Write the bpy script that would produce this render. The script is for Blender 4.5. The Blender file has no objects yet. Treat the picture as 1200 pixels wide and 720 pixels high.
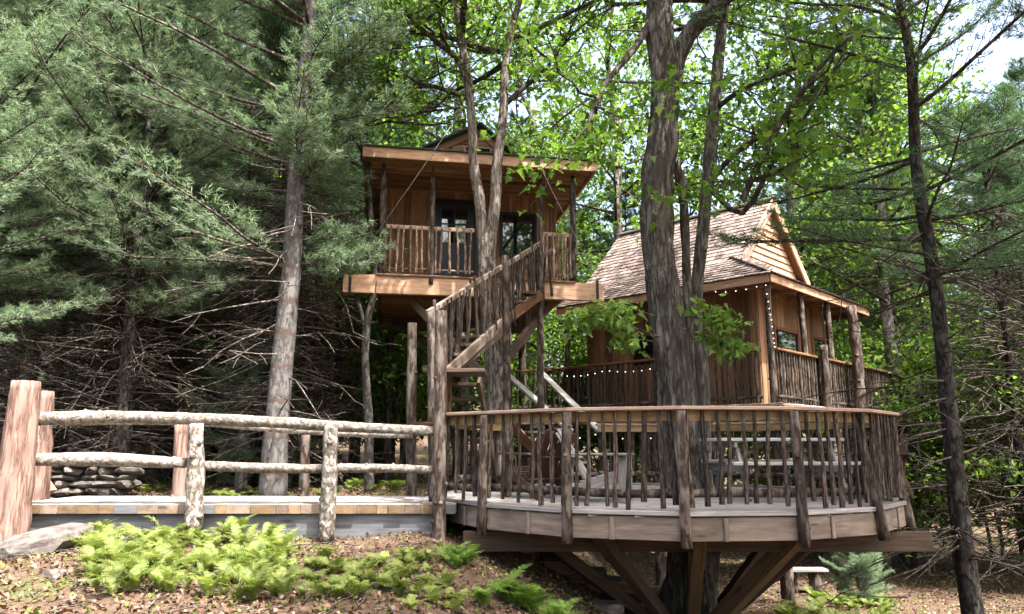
import bpy, bmesh, math, random
import numpy as np
from mathutils import Vector, Matrix, noise

random.seed(7); np.random.seed(7)
R = math.radians
sc = bpy.context.scene
col = sc.collection

# ------------------------------------------------------------------ camera
PITCH = R(10.7); LENS = 26.0; FPX = LENS / 36.0 * 1200.0
EYE = Vector((0, 0, 0.65))
cam = bpy.data.cameras.new('camera'); cam.lens = LENS; cam.sensor_width = 36; cam.clip_end = 600
camo = bpy.data.objects.new('camera', cam); col.objects.link(camo)
camo.location = EYE; camo.rotation_euler = (R(90) + PITCH, 0, 0)
sc.camera = camo

# ------------------------------------------------------------------ sky, sun, exposure
SUN = Vector((0.32, -0.33, 0.89)).normalized()
w = bpy.data.worlds.new('World'); sc.world = w; w.use_nodes = True
nt = w.node_tree; bg = nt.nodes['Background']
sky = nt.nodes.new('ShaderNodeTexSky'); sky.sky_type = 'NISHITA'; sky.sun_disc = False
sky.sun_elevation = math.asin(SUN.z); sky.sun_rotation = math.atan2(SUN.x, SUN.y)
sky.air_density = 1.0; sky.dust_density = 9.0; sky.ozone_density = 1.0
nt.links.new(sky.outputs[0], bg.inputs[0]); bg.inputs[1].default_value = 0.15
sl = bpy.data.lights.new('sun', 'SUN'); sl.energy = 3.4; sl.angle = R(0.55); sl.color = (1.0, 0.97, 0.92)
so = bpy.data.objects.new('sun', sl); col.objects.link(so); so.rotation_euler = SUN.to_track_quat('Z', 'Y').to_euler()
sc.view_settings.view_transform = 'Standard'; sc.view_settings.look = 'None'
sc.view_settings.exposure = 2.5; sc.view_settings.gamma = 1.0
sc.cycles.use_denoising = True
sc.cycles.max_bounces = 7; sc.cycles.diffuse_bounces = 4; sc.cycles.glossy_bounces = 2
sc.cycles.transmission_bounces = 4; sc.cycles.transparent_max_bounces = 4
sc.cycles.sample_clamp_indirect = 6.0
sc.cycles.caustics_reflective = False; sc.cycles.caustics_refractive = False

# ------------------------------------------------------------------ helpers: where a sight line meets a depth
CP, SP = math.cos(PITCH), math.sin(PITCH)
def ray(u, v):
    xc = (u - 600) / FPX; yc = (360 - v) / FPX
    return Vector((xc, CP - yc * SP, SP + yc * CP))
def at(u, v, Y):
    d = ray(u, v); return EYE + d * (Y / d.y)
def on_plane(u, v, o, n):
    d = ray(u, v); n = Vector(n); return EYE + d * ((Vector(o) - EYE).dot(n) / d.dot(n))
def lerp(a, b, t): return a + (b - a) * t
def sstep(a, b, x):
    t = np.clip((x - a) / (b - a), 0, 1); return t * t * (3 - 2 * t)

# ------------------------------------------------------------------ helpers: objects
WM = {}
def tag(o, label=None, cat=None, group=None, kind=None):
    if label: o['label'] = label
    if cat: o['category'] = cat
    if group: o['group'] = group
    if kind: o['kind'] = kind
    return o
def put(name, mesh, M=None, parent=None):
    o = bpy.data.objects.new(name, mesh); col.objects.link(o)
    M = M or Matrix()
    if parent is not None:
        o.parent = parent; o.matrix_basis = WM[parent.name].inverted() @ M
    else:
        o.matrix_basis = M
    WM[o.name] = M.copy(); return o
def thing(name, label, cat, loc=(0, 0, 0), group=None):
    o = put(name, None, Matrix.Translation(Vector(loc))); o.empty_display_size = 0.2
    return tag(o, label, cat, group)
def mk(name, verts, faces, mat, smooth=False):
    me = bpy.data.meshes.new(name); me.from_pydata([tuple(v) for v in verts], [], faces)
    if mat is not None:
        for m in (mat if isinstance(mat, (list, tuple)) else [mat]): me.materials.append(m)
    if smooth: me.polygons.foreach_set('use_smooth', [True] * len(me.polygons))
    me.update(); return me
def np_mesh(name, V, F, mats, midx=None, smooth=None):
    """V (n,3), F list of (m,k) index arrays"""
    me = bpy.data.meshes.new(name)
    V = np.asarray(V, np.float32)
    me.vertices.add(len(V)); me.vertices.foreach_set('co', V.ravel())
    loops = np.concatenate([f.ravel() for f in F]).astype(np.int32)
    tot = np.concatenate([np.full(len(f), f.shape[1], np.int32) for f in F])
    start = np.concatenate([[0], np.cumsum(tot)[:-1]]).astype(np.int32)
    me.loops.add(len(loops)); me.loops.foreach_set('vertex_index', loops)
    me.polygons.add(len(tot)); me.polygons.foreach_set('loop_start', start); me.polygons.foreach_set('loop_total', tot)
    for m in mats: me.materials.append(m)
    if midx is not None:
        me.polygons.foreach_set('material_index', np.concatenate([np.full(len(f), i, np.int32) for f, i in zip(F, midx)]))
    if smooth is not None:
        me.polygons.foreach_set('use_smooth', np.concatenate([np.full(len(f), s, bool) for f, s in zip(F, smooth)]))
    me.update(calc_edges=True); return me
def frame(p0, p1, up=(0, 0, 1), origin=None):
    p0 = Vector(p0); p1 = Vector(p1); x = (p1 - p0).normalized(); up = Vector(up)
    if abs(x.dot(up)) > 0.99: up = Vector((0, 1, 0)) if abs(x.y) < 0.9 else Vector((1, 0, 0))
    y = up.cross(x).normalized(); z = x.cross(y)
    M = Matrix((x, y, z)).transposed().to_4x4()
    M.translation = (p0 + p1) / 2 if origin is None else Vector(origin); return M
_bc = {}
def box_mesh(lx, ly, lz, mat, ch=0.006, jit=0.0):
    key = (round(lx, 2), round(ly, 3), round(lz, 3), mat.name, ch, jit and random.randint(0, 3))
    if key in _bc: return _bc[key]
    hx, hy, hz = lx / 2, ly / 2, lz / 2; c = min(ch, 0.3 * min(lx, ly, lz))
    bm = bmesh.new(); vs = {}
    for sx in (-1, 1):
        for sy in (-1, 1):
            for sz in (-1, 1):
                j = Vector([random.uniform(-jit, jit) for _ in range(3)]) if jit else Vector()
                vs[sx, sy, sz, 0] = bm.verts.new(Vector((sx * hx, sy * (hy - c), sz * (hz - c))) + j)
                vs[sx, sy, sz, 1] = bm.verts.new(Vector((sx * (hx - c), sy * hy, sz * (hz - c))) + j)
                vs[sx, sy, sz, 2] = bm.verts.new(Vector((sx * (hx - c), sy * (hy - c), sz * hz)) + j)
    q = [(-1, -1), (1, -1), (1, 1), (-1, 1)]
    for s in (-1, 1):
        bm.faces.new([vs[s, a, b, 0] for a, b in q]); bm.faces.new([vs[a, s, b, 1] for a, b in q]); bm.faces.new([vs[a, b, s, 2] for a, b in q])
    for a in (-1, 1):
        for b in (-1, 1):
            bm.faces.new([vs[a, b, -1, 0], vs[a, b, 1, 0], vs[a, b, 1, 1], vs[a, b, -1, 1]])
            bm.faces.new([vs[a, -1, b, 0], vs[a, 1, b, 0], vs[a, 1, b, 2], vs[a, -1, b, 2]])
            bm.faces.new([vs[-1, a, b, 1], vs[1, a, b, 1], vs[1, a, b, 2], vs[-1, a, b, 2]])
    for k in list(vs):
        if k[3] == 0: bm.faces.new([vs[k[0], k[1], k[2], i] for i in range(3)])
    bmesh.ops.recalc_face_normals(bm, faces=bm.faces)
    me = bpy.data.meshes.new('board'); bm.to_mesh(me); bm.free(); me.materials.append(mat); _bc[key] = me; return me
def board(name, p0, p1, wid, th, mat, parent=None, up=(0, 0, 1), ch=0.006, jit=0.0):
    """long axis p0-p1, thickness along up, width across"""
    L = (Vector(p1) - Vector(p0)).length
    return put(name, box_mesh(L, wid, th, mat, ch, jit), frame(p0, p1, up), parent)
def tube_np(pts, rads, n, rough=0.0, seed=0, fr=1.0, ridge=0.0, cap=True):
    """returns verts, quads(list), caps(list)"""
    pts = [Vector(p) for p in pts]; m = len(pts); V = []; F = []
    t = (pts[1] - pts[0]).normalized()
    a = t.orthogonal().normalized()
    for i in range(m):
        d = (pts[min(i + 1, m - 1)] - pts[max(i - 1, 0)]).normalized()
        a = (a - d * a.dot(d)).normalized(); b = d.cross(a)
        for k in range(n):
            th = 2 * math.pi * k / n; c, s = math.cos(th), math.sin(th)
            r = rads[i]
            if rough:
                q = pts[i] * fr + Vector((c, s, 0)) * 1.3 + Vector((seed, seed * 1.7, 0))
                r *= 1 + rough * noise.noise(q)
            if ridge:
                r *= 1 + ridge * noise.noise(Vector((c * 4.5 + seed, s * 4.5, i * 0.16)))
            V.append(pts[i] + (a * c + b * s) * r)
    for i in range(m - 1):
        for k in range(n):
            k2 = (k + 1) % n
            F.append((i * n + k, i * n + k2, (i + 1) * n + k2, (i + 1) * n + k))
    C = [tuple(range(n))[::-1], tuple(range((m - 1) * n, m * n))] if cap else []
    return V, F, C
def smooth_path(pts, k):
    """Catmull-Rom resample"""
    P = [Vector(p) for p in pts]; P = [P[0] * 2 - P[1]] + P + [P[-1] * 2 - P[-2]]; out = []
    for i in range(1, len(P) - 2):
        for j in range(k):
            t = j / k; a, b, c, d = P[i - 1], P[i], P[i + 1], P[i + 2]
            out.append(0.5 * ((2 * b) + (c - a) * t + (2 * a - 5 * b + 4 * c - d) * t * t + (3 * b - a - 3 * c + d) * t ** 3))
    out.append(P[-2]); return out
def smooth_vals(v, k):
    out = []
    for i in range(len(v) - 1):
        for j in range(k): out.append(lerp(v[i], v[i + 1], j / k))
    return out + [v[-1]]
# knobbly peeled sticks: a pool of unit meshes (x 0..1, radius 1)
_sticks = {}
def stick_mesh(mat, n=6, seg=6):
    key = (mat.name, n, seg)
    if key not in _sticks:
        pool = []
        for s in range(9):
            pts = []; rad = []; ph = random.uniform(0, 6); bend = random.uniform(-1, 1)
            for i in range(seg):
                t = i / (seg - 1)
                pts.append((t, bend * 0.7 * math.sin(t * 3.1) + 0.25 * random.uniform(-1, 1), 0.5 * random.uniform(-1, 1) * math.sin(t * 3.1)))
                rad.append((1.12 - 0.26 * t) * random.uniform(0.88, 1.1))
            V, F, C = tube_np([Vector((p[0] * 40, p[1], p[2])) for p in pts], rad, n, rough=0.22, seed=s * 3.1)
            for v in V: v.x /= 40
            pool.append(mk('stick', V, F + C, mat, True))
        _sticks[key] = pool
    return random.choice(_sticks[key])
def stick(name, p0, p1, r, mat, parent=None, n=6, seg=6):
    L = (Vector(p1) - Vector(p0)).length
    M = frame(p0, p1, origin=p0) @ Matrix.Rotation(random.uniform(0, 6.28), 4, 'X') @ Matrix.Diagonal((L, r, r, 1))
    return put(name, stick_mesh(mat, n, seg), M, parent)
def log(name, pts, rads, mat, parent=None, n=14, k=6, rough=0.16, seed=None, knots=3, ends=None):
    """a real log with its own shape, knots on its sides"""
    seed = random.uniform(0, 50) if seed is None else seed
    P = smooth_path(pts, k); Rr = smooth_vals(rads, k)
    org = P[0].copy(); V, F, C = tube_np([p - org for p in P], Rr, n, rough=rough, seed=seed, fr=5)
    nb = len(F)
    V = list(V); F = list(F)
    for _ in range(knots):
        i = random.randrange(1, len(P) - 1); d = (P[i + 1] - P[i - 1]).normalized()
        a = Matrix.Rotation(random.uniform(0, 6.28), 3, d) @ d.orthogonal().normalized()
        b = P[i] - org; r = Rr[i]
        v2, f2, c2 = tube_np([b + a * r * 0.6, b + a * r * 1.02 + d * r * 0.1, b + a * r * 1.22 + d * r * 0.2], [r * 0.5, r * 0.36, r * 0.26], 7)
        o = len(V); V += v2; F += [tuple(x + o for x in f) for f in f2 + c2]
    mats = [mat] + ([ends] if ends else [])
    me = mk(name, V, F + C, mats, True)
    if ends: me.polygons[len(F)].material_index = 1; me.polygons[len(F) + 1].material_index = 1
    for i in (len(F), len(F) + 1): me.polygons[i].use_smooth = False
    return put(name, me, Matrix.Translation(org), parent)

# ------------------------------------------------------------------ materials
def N(t, typ, **kw):
    n = t.nodes.new(typ)
    for k, v in kw.items():
        if k in n.inputs: n.inputs[k].default_value = v
        else: setattr(n, k, v)
    return n
def base(name, rough=0.8, spec=0.25):
    m = bpy.data.materials.new(name); m.use_nodes = True; t = m.node_tree; b = t.nodes['Principled BSDF']
    b.inputs['Roughness'].default_value = rough; b.inputs['Specular IOR Level'].default_value = spec
    return m, t, b
def c4(c): return (c[0], c[1], c[2], 1)
def ramp(t, fac, stops):
    r = t.nodes.new('ShaderNodeValToRGB'); e = r.color_ramp.elements
    e[0].position, e[0].color = stops[0][0], c4(stops[0][1]); e[1].position, e[1].color = stops[-1][0], c4(stops[-1][1])
    for p, c in stops[1:-1]:
        x = e.new(p); x.color = c4(c)
    t.links.new(fac, r.inputs[0]); return r.outputs[0]
def mix(t, fac, a, b, mode='MIX'):
    m = t.nodes.new('ShaderNodeMix'); m.data_type = 'RGBA'; m.blend_type = mode
    for s, x in ((0, fac), (6, a), (7, b)):
        if isinstance(x, (int, float)): m.inputs[s].default_value = x
        elif isinstance(x, tuple): m.inputs[s].default_value = c4(x)
        else: t.links.new(x, m.inputs[s])
    return m.outputs[2]
def coords(t, scale, shift=True):
    tc = N(t, 'ShaderNodeTexCoord'); mp = N(t, 'ShaderNodeMapping'); mp.inputs['Scale'].default_value = scale
    src = tc.outputs['Object']
    if shift:
        oi = N(t, 'ShaderNodeObjectInfo'); mu = N(t, 'ShaderNodeMath', operation='MULTIPLY'); mu.inputs[1].default_value = 61.0
        t.links.new(oi.outputs['Random'], mu.inputs[0])
        ad = N(t, 'ShaderNodeVectorMath', operation='ADD'); t.links.new(src, ad.inputs[0]); t.links.new(mu.outputs[0], ad.inputs[1]); src = ad.outputs[0]
    t.links.new(src, mp.inputs['Vector']); return mp.outputs[0]
def nz(t, vec, scale=1.0, detail=4.0, rough=0.6):
    n = N(t, 'ShaderNodeTexNoise', Scale=scale, Detail=detail, Roughness=rough); t.links.new(vec, n.inputs['Vector']); return n.outputs['Fac']
def bump(t, b, h, strength, dist=0.01):
    n = N(t, 'ShaderNodeBump', Strength=strength, Distance=dist); t.links.new(h, n.inputs['Height']); t.links.new(n.outputs[0], b.inputs['Normal'])
def vary(t, colr, lo, hi):
    oi = N(t, 'ShaderNodeObjectInfo'); mr = N(t, 'ShaderNodeMapRange'); mr.inputs['To Min'].default_value = lo; mr.inputs['To Max'].default_value = hi
    t.links.new(oi.outputs['Random'], mr.inputs[0]); h = N(t, 'ShaderNodeHueSaturation'); t.links.new(mr.outputs[0], h.inputs['Value']); t.links.new(colr, h.inputs['Color'])
    return h.outputs[0]
def wood(name, dark, mid, light, rough=0.75, lo=0.7, hi=1.25, stain=(0.05, 0.04, 0.035), stain_amt=0.45, gx=1.4, gy=22.0):
    m, t, b = base(name, rough, 0.2)
    v = coords(t, (gx, gy, gy)); g = nz(t, v, 1.6, 6, 0.62)
    c = ramp(t, g, [(0.25, dark), (0.5, mid), (0.75, light)])
    v2 = coords(t, (1.5, 5, 5)); s = nz(t, v2, 1.0, 5, 0.65)
    sf = ramp(t, s, [(0.52, (0, 0, 0)), (0.72, (stain_amt,) * 3)])
    c = mix(t, sf, c, stain)
    # knots
    vo = N(t, 'ShaderNodeTexVoronoi', Scale=1.0); t.links.new(coords(t, (1.3, 5.5, 5.5)), vo.inputs['Vector'])
    kf = ramp(t, vo.outputs['Distance'], [(0.06, (0.75,) * 3), (0.13, (0, 0, 0))]); c = mix(t, kf, c, tuple(x * 0.35 for x in dark))
    t.links.new(vary(t, c, lo, hi), b.inputs['Base Color']); bump(t, b, g, 0.35, 0.004); return m
def bark(name, dark, light, sc_=(9, 9, 2.2), lich=None, lich_amt=0.5, strength=0.9, dist=0.03, lo=0.8, hi=1.2, patch=None, shift=True):
    m, t, b = base(name, 0.92, 0.1)
    v = coords(t, sc_, shift)
    # furrows: a network of dark lines where a stretched, warped noise crosses its middle value
    nn = N(t, 'ShaderNodeTexNoise', Scale=0.9, Detail=3.0); t.links.new(v, nn.inputs['Vector'])
    wv = N(t, 'ShaderNodeVectorMath', operation='MULTIPLY_ADD'); wv.inputs[1].default_value = (1.4, 1.4, 1.4); t.links.new(nn.outputs['Color'], wv.inputs[0]); t.links.new(v, wv.inputs[2])
    fa = nz(t, wv.outputs[0], 0.55, 3, 0.55); f1 = ramp(t, fa, [(0.36, (1, 1, 1)), (0.46, (0.3,) * 3), (0.5, (0, 0, 0)), (0.54, (0.3,) * 3), (0.64, (1, 1, 1))])
    n2 = nz(t, wv.outputs[0], 2.2, 7, 0.72)
    h = mix(t, 0.5, f1, n2)
    c = ramp(t, h, [(0.2, tuple(x * 0.4 for x in dark)), (0.5, dark), (0.82, light)])
    if lich:
        l = nz(t, coords(t, tuple(x * 0.55 for x in sc_), shift), 1.6, 5, 0.65)
        c = mix(t, ramp(t, l, [(0.5, (0, 0, 0)), (0.6, (lich_amt,) * 3)]), c, lich)
    if patch:
        l = nz(t, coords(t, tuple(x * 0.2 for x in sc_), shift), 1.7, 3, 0.5)
        c = mix(t, ramp(t, l, [(0.5, (0, 0, 0)), (0.62, (0.8,) * 3)]), c, patch)
    t.links.new(vary(t, c, lo, hi), b.inputs['Base Color']); bump(t, b, h, strength, dist); return m
def ringed_bark():
    m = M['smooth_pine'].copy(); m.name = 'ringed_pine_bark'; t = m.node_tree; b = t.nodes['Principled BSDF']
    src = b.inputs['Base Color'].links[0].from_socket
    tc = N(t, 'ShaderNodeTexCoord'); sx = N(t, 'ShaderNodeSeparateXYZ'); t.links.new(tc.outputs['Object'], sx.inputs[0])
    n = N(t, 'ShaderNodeTexNoise', Scale=5.0, Detail=2.0); t.links.new(tc.outputs['Object'], n.inputs['Vector'])
    a = N(t, 'ShaderNodeMath', operation='MULTIPLY_ADD'); a.inputs[1].default_value = 0.22; t.links.new(n.outputs['Fac'], a.inputs[0]); t.links.new(sx.outputs['Z'], a.inputs[2])
    f = N(t, 'ShaderNodeMath', operation='MULTIPLY'); f.inputs[1].default_value = 1.9; t.links.new(a.outputs[0], f.inputs[0])
    g = N(t, 'ShaderNodeMath', operation='FRACT'); t.links.new(f.outputs[0], g.inputs[0])
    k = ramp(t, g.outputs[0], [(0.0, (0.85,) * 3), (0.10, (0.8,) * 3), (0.17, (0, 0, 0))])
    t.links.new(mix(t, k, src, (0.075, 0.05, 0.042)), b.inputs['Base Color']); return m
def leafy(name, stops, trans=0.5, rough=0.5, tcol=(1.15, 1.25, 0.6), per_obj=0.15):
    m = bpy.data.materials.new(name); m.use_nodes = True; t = m.node_tree; t.nodes.clear()
    out = N(t, 'ShaderNodeOutputMaterial'); ge = N(t, 'ShaderNodeNewGeometry')
    c = ramp(t, ge.outputs['Random Per Island'], stops); c = vary(t, c, 1 - per_obj, 1 + per_obj)
    d = N(t, 'ShaderNodeBsdfPrincipled'); d.inputs['Roughness'].default_value = rough; d.inputs['Specular IOR Level'].default_value = 0.22
    tr = N(t, 'ShaderNodeBsdfTranslucent'); ms = N(t, 'ShaderNodeMixShader'); ms.inputs[0].default_value = trans
    t.links.new(c, d.inputs['Base Color']); t.links.new(mix(t, 1.0, c, tcol, 'MULTIPLY'), tr.inputs[0])
    t.links.new(d.outputs[0], ms.inputs[1]); t.links.new(tr.outputs[0], ms.inputs[2]); t.links.new(ms.outputs[0], out.inputs[0]); return m
def plain(name, c, rough=0.5, spec=0.4, metal=0.0, var=0.12, scale=14):
    m, t, b = base(name, rough, spec); b.inputs['Metallic'].default_value = metal
    g = nz(t, coords(t, (scale,) * 3), 1.0, 5); cc = ramp(t, g, [(0.3, tuple(x * (1 - var * 2) for x in c)), (0.7, tuple(min(1, x * (1 + var)) for x in c))])
    t.links.new(cc, b.inputs['Base Color']); bump(t, b, g, 0.15, 0.004); return m

M = {}
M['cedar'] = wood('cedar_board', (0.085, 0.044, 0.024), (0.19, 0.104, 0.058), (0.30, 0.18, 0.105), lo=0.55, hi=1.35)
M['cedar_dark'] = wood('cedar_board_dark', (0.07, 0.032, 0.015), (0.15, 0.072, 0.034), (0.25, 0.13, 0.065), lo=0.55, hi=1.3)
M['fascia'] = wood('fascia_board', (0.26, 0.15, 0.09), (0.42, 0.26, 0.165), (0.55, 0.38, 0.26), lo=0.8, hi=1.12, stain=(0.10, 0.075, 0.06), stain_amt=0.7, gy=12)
M['fascia_deck'] = wood('weathered_fascia', (0.085, 0.066, 0.052), (0.155, 0.122, 0.098), (0.245, 0.20, 0.165), lo=0.75, hi=1.15, stain=(0.08, 0.055, 0.045), stain_amt=0.8, gy=12)
M['grey'] = wood('weathered_grey', (0.115, 0.105, 0.10), (0.21, 0.197, 0.187), (0.33, 0.315, 0.30), lo=0.7, hi=1.15, stain=(0.09, 0.075, 0.065), stain_amt=0.6)
M['rail_top'] = wood('rail_cap', (0.20, 0.135, 0.10), (0.30, 0.21, 0.16), (0.40, 0.30, 0.24), lo=0.85, hi=1.1, stain=(0.15, 0.12, 0.10))
M['rail_sub'] = wood('rail_board', (0.18, 0.115, 0.055), (0.28, 0.185, 0.09), (0.36, 0.25, 0.13), lo=0.8, hi=1.1)
M['silver'] = wood('silvered_plank', (0.24, 0.225, 0.215), (0.35, 0.335, 0.32), (0.47, 0.455, 0.44), lo=0.85, hi=1.1, stain_amt=0.3)
M['endgrain'] = wood('cut_plank_end', (0.12, 0.078, 0.047), (0.205, 0.135, 0.08), (0.27, 0.185, 0.12), lo=0.6, hi=1.15, gx=6, gy=9, stain=(0.03, 0.03, 0.03), stain_amt=0.8)
M['endgrain_dark'] = wood('weathered_plank_end', (0.09, 0.065, 0.048), (0.165, 0.12, 0.09), (0.24, 0.18, 0.14), gx=6, gy=9)
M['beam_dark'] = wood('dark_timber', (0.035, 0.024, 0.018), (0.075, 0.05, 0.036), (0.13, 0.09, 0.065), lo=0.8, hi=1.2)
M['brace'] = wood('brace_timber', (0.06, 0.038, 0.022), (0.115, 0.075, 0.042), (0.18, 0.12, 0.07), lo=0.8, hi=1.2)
M['bridge_beam'] = wood('grey_bridge_beam', (0.065, 0.067, 0.072), (0.11, 0.113, 0.122), (0.18, 0.185, 0.195), lo=0.85, hi=1.1, stain=(0.05, 0.05, 0.05))
M['shingle'] = wood('cedar_shingle', (0.095, 0.073, 0.066), (0.18, 0.14, 0.127), (0.30, 0.25, 0.235), lo=0.55, hi=1.3, stain=(0.10, 0.07, 0.06), gx=3, gy=16)
M['stick'] = bark('baluster_bark', (0.045, 0.033, 0.026), (0.115, 0.088, 0.07), (9, 1.6, 1.6), lich=(0.17, 0.15, 0.125), lich_amt=0.5, strength=0.5, dist=0.1, lo=0.55, hi=1.4)
M['stick_pale'] = bark('porch_baluster_bark', (0.16, 0.10, 0.065), (0.34, 0.23, 0.16), (9, 1.6, 1.6), lich=(0.38, 0.33, 0.29), lich_amt=0.5, strength=0.4, dist=0.1, lo=0.6, hi=1.3)
M['pole'] = bark('pole_bark', (0.05, 0.037, 0.03), (0.125, 0.094, 0.077), (16, 16, 5), lich=(0.18, 0.165, 0.145), lich_amt=0.45, strength=0.7, dist=0.015)
M['lichen_log'] = bark('lichen_log_bark', (0.17, 0.145, 0.125), (0.29, 0.26, 0.232), (20, 20, 20), lich=(0.34, 0.33, 0.295), lich_amt=0.5, strength=0.6, dist=0.012)
M['birch_post'] = bark('lichen_post_bark', (0.12, 0.10, 0.083), (0.23, 0.20, 0.175), (20, 20, 14), lich=(0.40, 0.39, 0.355), lich_amt=0.7, strength=0.6, dist=0.012)
M['peeled'] = bark('peeled_cedar', (0.16, 0.10, 0.08), (0.265, 0.175, 0.145), (34, 34, 3.0), strength=0.45, dist=0.012, lo=0.9, hi=1.1, patch=(0.24, 0.165, 0.14))
M['maple_bark'] = bark('maple_bark', (0.072, 0.061, 0.053), (0.185, 0.163, 0.146), (22, 22, 4.5), lich=(0.20, 0.205, 0.165), lich_amt=0.5, strength=1.0, dist=0.04, shift=False, patch=(0.075, 0.064, 0.054))
M['fork_bark'] = bark('forked_tree_bark', (0.12, 0.095, 0.08), (0.25, 0.21, 0.18), (26, 26, 6), lich=(0.30, 0.285, 0.25), lich_amt=0.5, strength=0.9, dist=0.035, shift=False)
M['pine_bark'] = bark('pine_bark', (0.10, 0.088, 0.08), (0.21, 0.192, 0.178), (15, 15, 8), lich=(0.27, 0.27, 0.245), lich_amt=0.5, strength=0.6, dist=0.02)
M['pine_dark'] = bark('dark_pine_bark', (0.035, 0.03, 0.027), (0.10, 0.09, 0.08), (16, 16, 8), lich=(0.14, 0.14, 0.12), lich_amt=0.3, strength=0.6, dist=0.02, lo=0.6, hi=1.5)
M['smooth_pine'] = bark('smooth_pine_bark', (0.085, 0.078, 0.075), (0.135, 0.126, 0.122), (18, 18, 9), lich=(0.16, 0.155, 0.145), lich_amt=0.3, strength=0.35, dist=0.012)
M['ringed'] = ringed_bark()
M['twig'] = bark('dead_twig', (0.085, 0.07, 0.06), (0.185, 0.158, 0.135), (20, 20, 20), strength=0.2, lo=0.7, hi=1.2)
M['snag'] = bark('pale_dead_bark', (0.24, 0.205, 0.185), (0.40, 0.36, 0.335), (14, 14, 4), strength=0.4, dist=0.01)
M['limb'] = bark('limb_bark', (0.05, 0.042, 0.036), (0.14, 0.12, 0.105), (14, 14, 6), strength=0.5, dist=0.015, shift=False)
M['maple_leaf'] = leafy('maple_leaf', [(0.0, (0.045, 0.095, 0.018)), (0.35, (0.075, 0.145, 0.025)), (0.8, (0.11, 0.19, 0.035)), (1.0, (0.17, 0.23, 0.05))], 0.5)
M['maple_far'] = leafy('woodland_leaf', [(0.0, (0.06, 0.115, 0.022)), (0.5, (0.10, 0.175, 0.034)), (1.0, (0.16, 0.24, 0.055))], 0.58)
M['sprig_leaf'] = leafy('low_sprig_leaf', [(0.0, (0.09, 0.17, 0.04)), (0.5, (0.14, 0.23, 0.055)), (1.0, (0.20, 0.28, 0.07))], 0.5)
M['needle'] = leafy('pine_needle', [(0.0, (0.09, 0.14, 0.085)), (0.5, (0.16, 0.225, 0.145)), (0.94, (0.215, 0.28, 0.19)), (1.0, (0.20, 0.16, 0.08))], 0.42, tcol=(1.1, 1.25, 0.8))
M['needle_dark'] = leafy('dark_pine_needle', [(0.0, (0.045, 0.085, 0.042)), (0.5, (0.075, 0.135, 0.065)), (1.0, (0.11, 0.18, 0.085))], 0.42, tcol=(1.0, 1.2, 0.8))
M['fern'] = leafy('fern_leaf', [(0.0, (0.10, 0.145, 0.035)), (0.5, (0.165, 0.21, 0.055)), (0.93, (0.225, 0.26, 0.08)), (1.0, (0.26, 0.18, 0.08))], 0.4, per_obj=.3)
M['fern_deep'] = leafy('deep_fern_leaf', [(0.0, (0.075, 0.145, 0.025)), (0.5, (0.115, 0.20, 0.035)), (1.0, (0.17, 0.25, 0.055))], 0.4)
M['litter'] = leafy('fallen_leaf', [(0.0, (0.07, 0.04, 0.025)), (0.5, (0.13, 0.075, 0.05)), (0.9, (0.20, 0.125, 0.09)), (1.0, (0.30, 0.22, 0.17))], 0.1, tcol=(1, 0.9, 0.7))
M['black'] = plain('black_iron', (0.018, 0.018, 0.02), 0.5, 0.4, 0.3)
M['door'] = plain('dark_blue_paint', (0.008, 0.010, 0.016), 0.4, 0.45)
M['roofing'] = plain('green_black_roofing', (0.035, 0.05, 0.042), 0.7, 0.3)
M['steel'] = plain('galvanised_steel', (0.30, 0.30, 0.30), 0.5, 0.4, 0.5)
M['dark_inside'] = plain('dark_interior', (0.012, 0.011, 0.010), 0.9, 0.1)
M['brown_paint'] = plain('dark_brown_stain', (0.055, 0.026, 0.018), 0.6, 0.3)
def glass_mat():
    m, t, b = base('window_glass', 0.03, 0.6); b.inputs['Base Color'].default_value = (0.012, 0.014, 0.016, 1)
    b.inputs['Coat Weight'].default_value = 1.0; b.inputs['Coat Roughness'].default_value = 0.02; b.inputs['Coat IOR'].default_value = 1.9
    bump(t, b, nz(t, coords(t, (2, 2, 2)), 1.0, 1), 0.04, 0.02); return m
M['glass'] = glass_mat()
def bulb_mat():
    m, t, b = base('lit_bulb', 0.3); b.inputs['Base Color'].default_value = (0.9, 0.85, 0.75, 1)
    b.inputs['Emission Color'].default_value = (1.0, 0.88, 0.7, 1); b.inputs['Emission Strength'].default_value = 1.3
    nz(t, coords(t, (5, 5, 5))); return m
M['bulb'] = bulb_mat()
def stone_mat():
    m, t, b = base('field_stone', 0.85, 0.2); v = coords(t, (3, 3, 7)); g = nz(t, v, 1.6, 7, 0.65)
    c = ramp(t, g, [(0.3, (0.045, 0.039, 0.036)), (0.5, (0.10, 0.087, 0.08)), (0.72, (0.19, 0.168, 0.158))])
    l = nz(t, coords(t, (2, 2, 2)), 3, 5); c = mix(t, ramp(t, l, [(0.55, (0, 0, 0)), (0.66, (0.5,) * 3)]), c, (0.19, 0.18, 0.145))
    t.links.new(vary(t, c, 0.75, 1.2), b.inputs['Base Color']); bump(t, b, g, 0.7, 0.03); return m
M['stone'] = stone_mat()
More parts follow.
